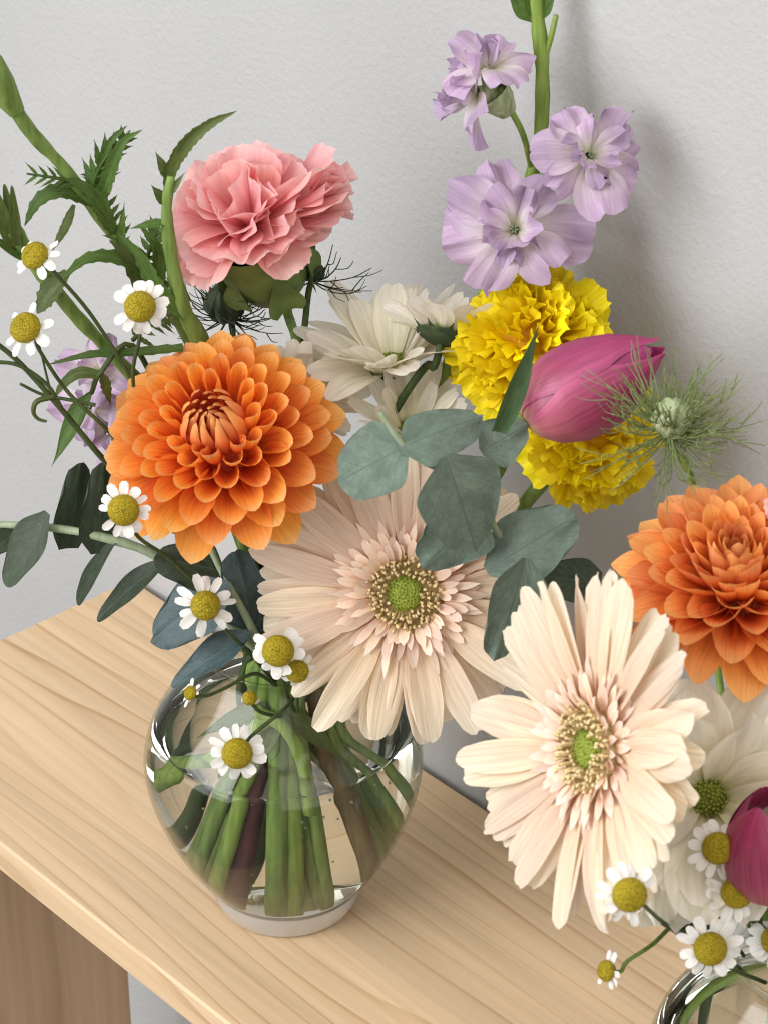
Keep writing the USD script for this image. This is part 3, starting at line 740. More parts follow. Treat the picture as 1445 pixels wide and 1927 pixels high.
# white chrysanthemums
def make_chrys(px, py, D, n, R, label, seed, pts, cnt=26, lift=0.45, W=0.24, bend=-0.3, stem_o=(0, 0, 0), bottom=None, eye=0.2, rag=False, layers=2):
    rr = random.Random(seed)
    o = P(px, py, D)
    F = frame(n)
    t = Thing('chrysanthemum', label, 'chrysanthemum', o)
    for layer in range(layers):
        for i in range(cnt):
            az = 2 * PI * (i + 0.5 * layer) / cnt + rr.uniform(-0.14, 0.14)
            PR, rad = petal_R(F, az, lift + 0.22 * layer + rr.uniform(-0.14, 0.14), rr.uniform(-0.4, 0.4))
            L = R * (1.0 - 0.10 * layer) * rr.uniform(0.82, 1.06)
            mesh = sheet(L, R * W * rr.uniform(0.85, 1.2), 10, 6, wb=0.38, wp=0.65, taper=0.1, k=0.28, bend=bend + rr.uniform(-0.35, 0.3), bp=1.5, cup=(0.8, rr.uniform(0.0, 0.6)), groove=R * 0.012,
                         ruf=R * 0.06 if rag else 0.0, rf=1.1, ph=rr.uniform(0, 6), twist=rr.uniform(-0.4, 0.4), notch=rr.choice((0, 0.06)), jag=np.random.RandomState(seed * 50 + i + 99 * layer) if rag else None)
            t.part('petal', place(mesh, PR, o + rad * R * eye * 0.75), M['white_petal'])
    ms = [revolve([(R * eye, -R * 0.02), (R * eye * 0.95, R * 0.05), (R * eye * 0.6, R * 0.10), (0.0002, R * 0.115)], 20, F, o)]
    for i in range(60):
        q, a = R * eye * math.sqrt((i + 0.5) / 60), i * 2.39996
        c = o + q * (math.cos(a) * F[:, 0] + math.sin(a) * F[:, 1]) + F[:, 2] * R * (0.10 - 0.06 * (q / (R * eye)) ** 2)
        ms.append(tube([c, c + F[:, 2] * R * 0.05 * rr.uniform(0.6, 1.4)], [R * 0.014, R * 0.017], 4, 1, smooth=False))
    t.part('disc_eye', join(ms), M['green_disc'])
    t.part('calyx', revolve([(R * eye * 1.35, R * 0.0), (R * eye * 1.3, -R * 0.06), (R * eye * 0.8, -R * 0.15), (0.0002, -R * 0.2)], 20, F, o - F[:, 2] * R * 0.02), M['dark_calyx'])
    for i in range(9):
        PR, rad = petal_R(F, i * 2 * PI / 9, lift + 0.2 + rr.uniform(-0.3, 0.2))
        t.part('bract', place(sheet(R * 0.30, R * 0.13, 4, 2, wb=0.7, wp=0.3, taper=0.6, point=0.3), PR, o + rad * R * eye * 1.15 - F[:, 2] * R * 0.07), M['dark_calyx'])
    b = o - F[:, 2] * R * 0.18
    stem_to_vase(t, [b, b - F[:, 2] * 0.01] + list(pts), [0.0016, 0.0018, 0.0024], M['dark_stem'], bottom, stem_o)
    return t


make_chrys(735, 695, 0.004, N(-0.18, 0.98, 0.02), 0.0440, 'cream white chrysanthemum fanned open between the pink carnation and the yellow flower', 31, path((735, 850, 0.008), (650, 1050, 0.0)), lift=0.66, cnt=15, W=0.31, bend=-0.35, eye=0.15)
make_chrys(835, 628, -0.012, N(0.28, 0.70, -0.65), 0.0240, 'small white chrysanthemum turned away to show its dark green calyx', 32, path((800, 690, -0.014), (745, 770, -0.014), (700, 870, -0.01)), lift=0.30, cnt=14, eye=0.36, W=0.42, bend=-0.1, layers=1)
make_chrys(775, 812, -0.016, N(0.05, 0.90, 0.40), 0.0290, 'half closed white chrysanthemum just above the round eucalyptus leaves', 33, path((745, 930, -0.01)), lift=0.75, cnt=13, W=0.28, bend=-0.1)
make_chrys(575, 745, -0.004, N(0.05, 0.55, 0.82), 0.0240, 'white chrysanthemum mostly hidden behind the right edge of the large orange dahlia', 34, path((570, 900, 0.0)), lift=0.25, cnt=15, W=0.3)


# purple stocks
def stock_floret(t, c, n, R, seed, cnt=9, sep=False, calyx=True, spread=1.0):
    rr = random.Random(seed)
    F = frame(n)
    for i in range(cnt):
        outer = i < (cnt + 1) // 2
        k = (cnt + 1) // 2
        az = 2 * PI * (i + (0 if outer else 0.4)) / (k if outer else max(cnt - k, 1)) + rr.uniform(-0.25, 0.25)
        el = (0.12 if outer else 0.75) / spread + rr.uniform(-0.35, 0.4)
        PR, rad = petal_R(F, az, el, rr.uniform(-0.5, 0.5))
        L = R * (1.0 if outer else 0.62) * rr.uniform(0.80, 1.18)
        mesh = sheet(L, L * rr.uniform(0.68, 0.88), 11, 10, wb=0.20, wp=0.75, taper=0.05, k=0.30, notch=0.07, bend=rr.uniform(-0.9, 0.25), bp=1.8, cup=(0.9, rr.uniform(-1.0, 0.8)), groove=R * rr.uniform(-0.035, 0.035),
                     ruf=R * rr.uniform(0.10, 0.22), rf=rr.uniform(0.7, 1.7), ph=rr.uniform(0, 6), twist=rr.uniform(-0.4, 0.4))
        t.part('petal', place(mesh, PR, c + rad * R * 0.06), M['stock_petal'])
    ms = []
    for i in range(6):
        a = i * PI / 3
        d = math.cos(a) * F[:, 0] + math.sin(a) * F[:, 1]
        ms.append(tube([c, c + F[:, 2] * R * 0.12 + d * R * 0.05], [R * 0.016, R * 0.018], 5, 1, smooth=False))
    t.part('stamens', join(ms), M['pale_stem'])
    if calyx:
        t.part('calyx', revolve([(R * 0.17, 0.0), (R * 0.19, -R * 0.2), (R * 0.15, -R * 0.5), (R * 0.07, -R * 0.6), (0.0002, -R * 0.62)], 12, F, c), M['pod_green'])
    return c - F[:, 2] * R * 0.6


sp = P(1015, 330, 0.02)
t = Thing('stock_flower', 'tall lilac stock with three open florets and a bare green stem rising against the wall', 'stock flower', sp)
main = path((1000, -60, 0.034), (1012, 40, 0.033), (1020, 130, 0.031), (1017, 250, 0.028), (1000, 330, 0.024), (960, 450, 0.018), (905, 570, 0.004), (840, 700, 0.0), (790, 850, 0.0), (720, 1000, 0.0))
stem_to_vase(t, main, [0.0034, 0.0029, 0.0034, 0.004], M['bright_stem'], (0.030, 0.010, 0.022))
b = stock_floret(t, P(968, 432, -0.010), N(-0.12, 0.50, 0.85), 0.0272, 41, 14)
t.part('stalk', tube([b, P(975, 420, 0.018)], 0.0012, 6, 2), M['bright_stem'])
b = stock_floret(t, P(1108, 292, -0.014), N(0.30, 0.52, 0.80), 0.0240, 42, 13)
t.part('stalk', tube([b, P(1060, 330, 0.0), P(1006, 330, 0.023)], 0.0012, 6, 3), M['bright_stem'])
b = stock_floret(t, P(895, 178, 0.012), N(-0.85, 0.20, 0.30), 0.0225, 43, 9, spread=0.6)
b2 = stock_floret(t, P(922, 128, 0.014), N(-0.05, 0.98, 0.10), 0.0200, 44, 9, spread=0.45)
t.part('stalk', tube([P(940, 165, 0.013), P(962, 208, 0.012), P(985, 255, 0.012), P(999, 312, 0.024)], 0.0013, 7, 5), M['bright_stem'])
t.part('calyx', revolve([(0.0075, 0.0), (0.0068, -0.005), (0.0038, -0.0115), (0.0002, -0.0125)], 14, frame(N(-0.55, 0.75, 0.1)), P(925, 172, 0.0125)), M['pod_green'])
for (bx0, by0, bx1, by1, w) in ((1000, 40, 955, -30, 40), (1008, 38, 1005, -40, 34), (1012, 40, 1045, -35, 30)):
    pleaf(t, (bx0, by0), (bx1, by1), 0.032, 0.031, w, 'green_leaf', style=OVAL, name='bud_sepal')
t.part('side_shoot', tube(path((1024, 110, 0.031), (1036, 70, 0.030), (1046, 28, 0.029)), [0.0013, 0.0011], 6, 4), M['bright_stem'])

t = Thing('stock_flower', 'purple stock glimpsed behind the left edge of the large orange dahlia', 'stock flower', P(190, 760, 0.02))
for k, (x, y, R) in enumerate(((185, 700, 0.017), (170, 765, 0.017), (205, 810, 0.019), (230, 730, 0.017))):
    b = stock_floret(t, P(x, y, 0.016), N(-0.4, 0.45, 0.75), R, 51 + k, 8)
    t.part('stalk', tube([b, P(250, 800, 0.03)], 0.0011, 5, 2), M['dark_stem'])
stem_to_vase(t, path((235, 680, 0.03), (260, 830, 0.03), (340, 1000, 0.025)), [0.002, 0.0025], M['dark_stem'], (-0.030, 0.020, 0.02))


# yellow marigold
def make_marigold(px, py, D, n, R, label, seed, pts, cnt, wide=1.0):
    rr = random.Random(seed)
    o = P(px, py, D)
    F = frame(n)
    t = Thing('marigold', label, 'marigold', o)
    for i in range(cnt):
        f = (i + 0.5) / cnt
        az = i * 2.39996 + rr.uniform(-0.2, 0.2)
        th = math.acos(1 - 1.38 * f)
        d = math.sin(th) * (math.cos(az) * F[:, 0] + math.sin(az) * F[:, 1]) + 0.80 * math.cos(th) * F[:, 2]
        base = o + d * R * 0.46
        low = th > 1.45
        el = PI / 2 - th * (0.82 if not low else 0.92) + rr.uniform(-0.25, 0.25)
        PR, rad = petal_R(F, az, el, rr.uniform(-0.9, 0.9))
        L = R * (0.52 if not low else 0.62) * rr.uniform(0.78, 1.18)
        mesh = sheet(L, wide * R * rr.uniform(0.38, 0.54) * (1.3 if low else 1), 8, 12, wb=0.22, wp=0.95, k=0.28, bend=rr.uniform(-0.9, 0.2), bp=2, cup=(0.8, rr.uniform(-0.4, 0.5)), ruf=R * rr.uniform(0.05, 0.10),
                     rf=rr.uniform(1.3, 2.4), ph=rr.uniform(0, 6), rp=2.0, jag=np.random.RandomState(seed * 100 + i))
        t.part('petal', place(mesh, PR, base), M['yellow_petal'])
    t.part('core', revolve([(0.0002, R * 0.5), (R * 0.3, R * 0.42), (R * 0.46, R * 0.15), (R * 0.46, -R * 0.1), (R * 0.3, -R * 0.35), (0.0002, -R * 0.5)], 18, F, o), M['yellow_petal'])
    t.part('calyx', revolve([(R * 0.26, -R * 0.3), (R * 0.24, -R * 0.5), (R * 0.12, -R * 0.75), (0.0002, -R * 0.8)], 16, F, o), M['calyx_green'])
    stem_to_vase(t, [o - F[:, 2] * R * 0.75] + list(pts), [0.003, 0.003], M['green_stem'], (0.036, 0.0, 0.024))


make_marigold(1000, 648, -0.020, N(-0.35, 0.62, 0.50), 0.0315, 'bright yellow ruffled marigold above left of the closed magenta tulip', 61, path((930, 900, -0.015), (800, 1150, -0.01)), 120)
make_marigold(1112, 822, -0.048, N(0.10, 0.30, 0.60), 0.0268, 'deeper yellow ruffled marigold peeking out below the closed magenta tulip', 62, path((960, 980, -0.035), (800, 1150, -0.015)), 90, 1.35)


# tulips
def make_tulip(base, tip, label, seed, rad, pts, stem_o=(0, 0, 0), bottom=None, open_=0.0, roll=0.0, leaf=None):
    rr = random.Random(seed)
    base, tip = np.asarray(base, float), np.asarray(tip, float)
    L = np.linalg.norm(tip - base)
    F = frame(tip - base, hint=TOCAM)
    t = Thing('tulip', label, 'tulip', base)
    prof_t = np.array([0, 0.05, 0.15, 0.3, 0.45, 0.6, 0.75, 0.88, 1.0])
    prof_r = np.array([0.12, 0.48, 0.78, 0.97, 1.0, 0.93, 0.76, 0.50, 0.20]) + open_ * np.array([0, 0, 0, 0.02, 0.08, 0.2, 0.4, 0.6, 0.8])
    for layer in (0, 1):
        for i in range(3):
            a0 = roll + i * 2 * PI / 3 + (PI / 3 if layer == 0 else 0)
            nu, nv = 26, 18
            u = np.linspace(0, 1, nu + 1)[:, None]
            s = np.linspace(-1, 1, nv + 1)[None, :]
            ln = (1.0 if layer else 0.97) * rr.uniform(0.97, 1.03)
            half = 1.12 * np.interp(u, [0, 0.1, 0.35, 0.65, 0.85, 0.95, 1.0], [0.55, 0.75, 1.0, 0.97, 0.70, 0.42, 0.10])
            ang = a0 + half * s
            q = u * ln
            rr_ = rad * np.interp(q, prof_t, prof_r) * (1.0 + 0.09 * layer - 0.03 * (1 - layer))
            rr_ = rr_ * (1 - 0.03 * (np.abs(s) ** 3) * (1 if layer else -0.3)) + rad * (0.045 * np.exp(-(s / 0.10) ** 2) * (0.2 - 0.8 * u * (1 - u)) * 0.5) + rad * 0.02 * np.sin(9 * u + 3 * s + i)
            v = (rr_ * np.cos(ang))[..., None] * F[:, 0] + (rr_ * np.sin(ang))[..., None] * F[:, 1] + ((q * L) * np.ones_like(s))[..., None] * F[:, 2] + base
            uv = np.stack([u + 0 * s, (s + 1) / 2 + 0 * u], -1).reshape(-1, 2)
            t.part('petal', (v.reshape(-1, 3), quads(grid_faces(nu, nv)), uv), M['tulip_petal'])
    back = base + F[:, 2] * L * 0.02
    stem_to_vase(t, [back, base - F[:, 2] * 0.010] + list(pts), [0.0032, 0.0032, 0.0034], M['bright_stem'], bottom, stem_o)
    return t


tl = make_tulip(P(985, 792, -0.088), P(1240, 655, -0.082), 'closed magenta tulip leaning right in front of the yellow marigold', 71, 0.0175, path((930, 860, -0.082), (850, 1000, -0.05), (700, 1200, -0.02)), bottom=(0.040, -0.012, 0.03), roll=0.35)
pleaf(tl, (935, 812), (1022, 610), -0.100, -0.092, 52, 'tulip_leaf', face=cface(0.55, -0.2), style=LANCE, wb=0.75, cup=(0.9, 0.6), bend=-0.12)


# round eucalyptus sprig in front of the peach gerbera
t = Thing('eucalyptus_sprig', 'sprig of round grey green eucalyptus leaves in front of the peach gerbera', 'eucalyptus', P(860, 900, -0.10))
t.part('stem', tube(path((715, 775, -0.103), (757, 835, -0.104), (800, 870, -0.103), (872, 905, -0.1), (935, 1000, -0.096), (985, 1075, -0.09), (930, 1180, -0.06), (760, 1290, -0.02), (600, 1340, 0.0)), [0.0011, 0.0016, 0.002], 7, 5), M['pale_stem'])
EL = 'eucalyptus_leaf'
pleaf(t, (767, 838), (632, 905), -0.104, -0.108, 150, EL, cface(-0.1, 0.35), ROUND, taper=0.15, bend=-0.25)
pleaf(t, (752, 845), (905, 770), -0.106, -0.098, 118, EL, cface(0.25, 0.55), ROUND, taper=0.2, bend=-0.5, cup=(-0.4, -0.3))
pleaf(t, (905, 850), (992, 800), -0.098, -0.096, 100, EL, cface(0.5, 0.1), ROUND, bend=-0.3)
pleaf(t, (838, 858), (905, 1042), -0.110, -0.116, 182, EL, cface(0.1, 0.30), ROUND, taper=0.25, bend=-0.25, k=0.3, point=0.08)
pleaf(t, (905, 960), (795, 1075), -0.100, -0.102, 140, EL, cface(0.2, -0.3), ROUND, bend=-0.2)
pleaf(t, (915, 1075), (1078, 972), -0.101, -0.103, 140, EL, cface(0.15, 0.25), ROUND, wp=0.55, bend=-0.2, k=0.3)
pleaf(t, (990, 1050), (936, 1252), -0.112, -0.125, 118, EL, cface(0.35, 0.1), ROUND, bend=-0.25, cup=(0.6, 0.4))

# dark eucalyptus sprig reaching out to the left
t = Thing('eucalyptus_sprig', 'dark olive eucalyptus sprig stretched sideways to the left edge, over the wall', 'eucalyptus', P(150, 1000, -0.02))
t.part('stem', tube(path((-40, 985, -0.005), (20, 988, -0.008), (95, 993, -0.012), (190, 1010, -0.018), (300, 1050, -0.02), (400, 1140, -0.02), (500, 1240, -0.01), (560, 1310, 0.0)), [0.0013, 0.0022, 0.0024], 7, 5), M['pale_stem'])
DL = 'dark_eucalyptus_leaf'
pleaf(t, (90, 965), (2, 1104), -0.014, -0.020, 84, DL, cface(-0.35, 0.2), OVAL, taper=0.35, bend=-0.15, wb=0.2)
pleaf(t, (45, 985), (-30, 1050), -0.006, -0.002, 52, DL, cface(0.3, -0.2), OVAL)
pleaf(t, (128, 1032), (152, 868), -0.008, -0.004, 82, DL, cface(0.55, 0.1), ROUND, wb=0.5, wp=0.45)
pleaf(t, (182, 1042), (196, 866), -0.018, -0.014, 82, DL, cface(0.4, 0.0), ROUND, wb=0.3)
pleaf(t, (216, 1018), (124, 1136), -0.020, -0.020, 46, DL, cface(-0.5, 0.5), OVAL, wp=0.85, taper=0.1, wb=0.35, bend=-0.3)
pleaf(t, (318, 1052), (163, 1158), -0.022, -0.026, 62, DL, cface(-0.4, 0.7), OVAL, wp=0.65, taper=0.3, wb=0.25, bend=-0.3)

t = Thing('eucalyptus_sprig', 'bluish dark eucalyptus sprig hanging over the left shoulder of the glass vase', 'eucalyptus', P(400, 1150, -0.045))
t.part('stem', tube(path((395, 1030, -0.035), (430, 1100, -0.04), (478, 1190, -0.045), (505, 1270, -0.03), (540, 1330, -0.01)), [0.0014, 0.0024], 7, 5), M['pale_stem'])
BL = 'blue_eucalyptus_leaf'
pleaf(t, (420, 1075), (292, 1048), -0.036, -0.040, 104, DL, cface(-0.2, 0.3), ROUND, bend=-0.2)
pleaf(t, (432, 1100), (276, 1205), -0.044, -0.052, 128, BL, cface(-0.1, 0.45), ROUND, wp=0.55, bend=-0.25)
pleaf(t, (476, 1190), (312, 1284), -0.050, -0.060, 78, BL, cface(-0.3, 0.6), OVAL, bend=-0.25, cup=(0.6, 0.5))
pleaf(t, (478, 1185), (440, 1035), -0.040, -0.038, 105, BL, cface(0.1, 0.1), ROUND)
pleaf(t, (478, 1188), (560, 1080), -0.038, -0.034, 90, BL, cface(0.1, 0.1), ROUND)

# marigold stem without a flower: bud at the upper left, feathery toothed leaves
def toothed(t, a, b, Da, Db, wpx, mat='green_leaf', face=None, n=9, name='leaf', bend=-0.4, serr=0.35, parent=None, cup=(0.5, 0.3), wp=0.35):
    return pleaf(t, a, b, Da, Db, wpx, mat, face, LANCE, name=name, nu=n * 3, nserr=n, serr=serr, bend=bend, parent=parent, cup=cup, wp=wp)


def ribbon(t, pts, wpx, mat='green_leaf', face=None, n=9, name='leaf', serr=0.3, wp=0.35, fold=0.35, parent=None, base=0.35):
    """A toothed leaf that follows a curve; pts are (px, py, D)."""
    c = catmull(path(*pts), 12)
    m_ = n * 4
    d = np.concatenate([[0], np.cumsum(np.linalg.norm(np.diff(c, axis=0), axis=1))])
    u = np.linspace(0, 1, m_ + 1)
    c = np.stack([np.interp(u * d[-1], d, c[:, k]) for k in range(3)], 1)
    tg = np.gradient(c, axis=0)
    tg /= np.linalg.norm(tg, axis=1, keepdims=True)
    fz = np.broadcast_to(TOCAM if face is None else face, c.shape)
    y = np.cross(fz, tg)
    y /= np.linalg.norm(y, axis=1, keepdims=True)
    z = np.cross(tg, y)
    W = wpx * mpp(c[0]) / 2
    w = np.where(u < wp, base + (1 - base) * np.sin(PI / 2 * u / wp), np.cos(PI / 2 * (u - wp) / (1 - wp)) ** 0.8 + 0.02) * W
    saw = 1 - serr * ((u * n) % 1.0)
    s = np.array([-1, -0.8, -0.4, 0, 0.4, 0.8, 1.0])
    k = np.where(np.abs(s) > 0.9, 1.0, 0.0)
    off = s[None] * w[:, None] * (1 - k[None] * (1 - saw[:, None]))
    fwd = k[None] * (1 - saw[:, None]) * -W * 0.5
    v = c[:, None] + off[..., None] * y[:, None] + (np.abs(off) * fold)[..., None] * z[:, None] + fwd[..., None] * tg[:, None]
    uv = np.stack(np.broadcast_arrays(u[:, None], (s[None] + 1) / 2), -1).reshape(-1, 2)
    return t.part(name, (v.reshape(-1, 3), quads(grid_faces(m_, 6)), uv), M[mat], parent=parent)


def pinnate(t, pts, nl, lpx, wpx, mat='green_leaf', seed=1, tip=True, ang=0.75):
    """A feathery leaf: a midrib with narrow leaflets on both sides; each leaflet is a part of the leaf."""
    rr = random.Random(seed)
    c = catmull(path(*pts), 8)
    rib = t.part('leaf', tube(c, [0.0011, 0.0004], 5, 1, smooth=False), M[mat])
    for i in range(nl):
        u = 0.08 + 0.9 * i / nl
        k = u * (len(c) - 1)
        j = int(k)
        p = c[j] * (1 - k + j) + c[min(j + 1, len(c) - 1)] * (k - j)
        d = unit(c[min(j + 1, len(c) - 1)] - c[max(j - 1, 0)])
        side = unit(np.cross(d, TOCAM))
        for sg in (-1, 1):
            L = lpx * mpp(p) * (1.1 - 0.6 * abs(u - 0.4)) * rr.uniform(0.75, 1.2)
            dd = unit(d * math.cos(ang) + sg * side * math.sin(ang) + TOCAM * rr.uniform(-0.5, 0.5))
            t.part('leaflet', leaf_sheet(p, p + dd * L, wpx * mpp(p), unit(TOCAM + 0.5 * np.array([rr.uniform(-1, 1), 0, rr.uniform(-1, 1)])), nu=12, nv=3, wb=0.55, wp=0.35, taper=0.9, k=0.1, point=0.1, serr=0.35, nserr=4, cup=(0.6, 0.4), twist=rr.uniform(-0.8, 0.8), bend=rr.uniform(-0.6, 0.1)), M[mat], parent=rib)


t = Thing('marigold_bud', 'yellow tipped marigold bud on a thick stem with feathery toothed leaves at the upper left', 'flower bud', P(150, 350, 0.0))
stem_to_vase(t, path((-18, 130, -0.008), (8, 172, -0.007), (60, 250, -0.004), (125, 320, 0.0), (185, 405, 0.002), (250, 480, 0.004), (330, 590, 0.006), (400, 740, 0.01), (480, 1000, 0.01)), [0.0040, 0.0024, 0.0026, 0.0032, 0.0036], M['green_stem'], (-0.024, 0.012, 0.020))
t.part('bud', revolve([(0.0034, -0.012), (0.0062, 0.0), (0.0068, 0.010), (0.0055, 0.016), (0.0035, 0.019)], 14, frame(P(-18, 130, -0.008) - P(30, 205, -0.006)), P(2, 163, -0.0075)), M['green_stem'])
t.part('bud_tip', revolve([(0.0055, 0.014), (0.0052, 0.021), (0.003, 0.025), (0.0002, 0.026)], 12, frame(P(-18, 130, -0.008) - P(30, 205, -0.006)), P(2, 163, -0.0075)), M['yellow_petal'])
pinnate(t, ((170, 370, 0.001), (190, 310, -0.002), (245, 245, -0.004)), 7, 52, 17, seed=1, ang=0.6)
pinnate(t, ((150, 345, 0.001), (110, 335, -0.003), (50, 326, -0.006)), 6, 40, 8, seed=2, ang=0.7)
pinnate(t, ((195, 400, 0.001), (190, 350, 0.004), (165, 320, 0.006)), 5, 36, 13, seed=3)
pinnate(t, ((235, 470, 0.003), (215, 420, 0.0), (200, 370, 0.002)), 6, 34, 11, seed=6, ang=0.9)
pinnate(t, ((270, 510, 0.003), (285, 460, 0.0), (300, 425, 0.002)), 6, 40, 14, seed=7, ang=0.8)
ribbon(t, ((178, 385, 0.001), (120, 362, -0.003), (75, 378, -0.006), (46, 425, -0.008)), 42, face=cface(-0.2, 0.5), n=8)
ribbon(t, ((140, 385, -0.001), (126, 425, -0.005), (98, 472, -0.008)), 24, 'olive_leaf', face=cface(-0.6, 0.1), n=6, serr=0.15)
ribbon(t, ((318, 540, 0.001), (235, 492, -0.004), (165, 488, -0.010), (112, 530, -0.014)), 40, face=cface(-0.1, 0.5), n=10)
ribbon(t, ((128, 512, -0.012), (100, 545, -0.015), (70, 590, -0.017)), 50, 'olive_leaf', face=cface(-0.4, 0.1), n=6, wp=0.5)
toothed(t, (225, 470), (232, 385), 0.0, -0.004, 20, n=5)
ribbon(t, ((345, 655, -0.010), (270, 662, -0.012), (170, 668, -0.017), (86, 687, -0.020)), 24, face=cface(0.0, 0.5), n=9, base=0.8)
ribbon(t, ((185, 395, 0.0), (205, 330, -0.003), (230, 270, -0.006), (268, 243, -0.008)), 30, n=8, serr=0.4)
ribbon(t, ((185, 360, 0.0), (195, 300, -0.002), (212, 262, -0.004), (240, 235, -0.004)), 24, n=7, serr=0.4)
ribbon(t, ((215, 440, 0.0), (185, 380, -0.004), (150, 345, -0.006), (120, 335, -0.008)), 36, n=7, serr=0.4)
ribbon(t, ((300, 540, 0.002), (300, 490, -0.003), (290, 455, -0.006), (262, 425, -0.006)), 30, n=6, serr=0.3)
ribbon(t, ((315, 570, 0.002), (270, 540, -0.003), (235, 480, -0.004), (205, 450, -0.004)), 34, 'olive_leaf', n=7, serr=0.3)
pinnate(t, ((250, 640, 0.004), (290, 600, 0.0), (330, 590, 0.0)), 6, 44, 12, 'olive_leaf', seed=8, ang=1.1)

t = Thing('leafy_stem', 'upright olive stem with one long saw edged leaf curving over the pink carnation', 'foliage', P(320, 420, -0.01))
stem_to_vase(t, path((322, 330, -0.012), (314, 390, -0.012), (322, 480, -0.011), (345, 580, -0.010), (385, 660, -0.004), (450, 860, 0.0)), [0.0018, 0.0030, 0.0040, 0.0042, 0.003], M['green_stem'], (-0.012, 0.020, 0.02))
A = [P(316, 345, -0.012), P(352, 275, -0.014), P(445, 209, -0.016)]
ribbon(t, ((314, 375, -0.012), (320, 322, -0.012), (350, 270, -0.014), (395, 232, -0.015), (446, 208, -0.016)), 30, 'olive_leaf', face=cface(0.3, -0.2), n=14, serr=0.2, wp=0.4)
toothed(t, (314, 335), (297, 283), -0.012, -0.012, 24, 'olive_leaf', face=cface(0.5, 0.0), n=4, serr=0.12)
toothed(t, (312, 385), (288, 345), -0.012, -0.012, 26, 'olive_leaf', face=cface(0.4, 0.2), n=4, serr=0.12)
toothed(t, (322, 365), (343, 322), -0.013, -0.014, 16, 'olive_leaf', face=cface(-0.5, 0.0), n=4, serr=0.12)
toothed(t, (318, 418), (238, 424), -0.012, -0.016, 26, 'green_leaf', face=cface(0.0, 0.8), n=6, serr=0.15, bend=-0.25)
ribbon(t, ((350, 600, -0.012), (300, 545, -0.014), (262, 480, -0.012), (222, 438, -0.010)), 36, 'green_leaf', face=cface(-0.4, 0.2), n=9)

t = Thing('flower_bud', 'closed grey green bud cut off by the left edge on a pale stem', 'flower bud', P(10, 410, -0.01))
stem_to_vase(t, path((22, 430, -0.012), (70, 500, -0.010), (140, 590, -0.006), (215, 670, 0.0), (330, 800, 0.006), (450, 1000, 0.008)), [0.0036, 0.0026, 0.0034, 0.003], M['green_stem'], (-0.034, -0.004, 0.024))
for k, (a, b, w) in enumerate((((38, 470), (8, 345), 34), ((24, 462), (-12, 350), 36), ((30, 462), (22, 348), 26))):
    pleaf(t, a, b, -0.013 - 0.002 * k, -0.013 - 0.003 * k, w, 'olive_leaf', cface(-0.3 + 0.3 * k, 0.0), OVAL, wb=0.7, cup=(1.0, 0.9), name='sepal')
pleaf(t, (60, 490), (-30, 440), -0.012, -0.016, 34, 'green_leaf', cface(0.0, 0.6), LANCE)

t = Thing('grass_leaf', 'folded pointed green leaf hanging beside the purple stock at the left', 'leaf', P(150, 780, -0.02))
pleaf(t, (172, 740), (96, 880), -0.020, -0.024, 50, 'green_leaf', cface(-0.5, 0.2), LANCE, cup=(1.0, 0.7), name='blade')
ribbon(t, ((196, 708, -0.020), (150, 703, -0.022), (118, 725, -0.023), (104, 748, -0.024)), 26, 'olive_leaf', face=cface(0.0, 0.4), n=6, name='blade', serr=0.1)
toothed(t, (190, 700), (216, 770), -0.020, -0.022, 26, 'olive_leaf', face=cface(0.3, 0.2), n=5, name='blade')
t.part('stalk', tube(path((172, 740, -0.020), (190, 700, -0.020), (250, 650, -0.010), (330, 800, 0.0), (450, 1000, 0.0)), [0.0010, 0.0014], 6, 5), M['dark_stem'])

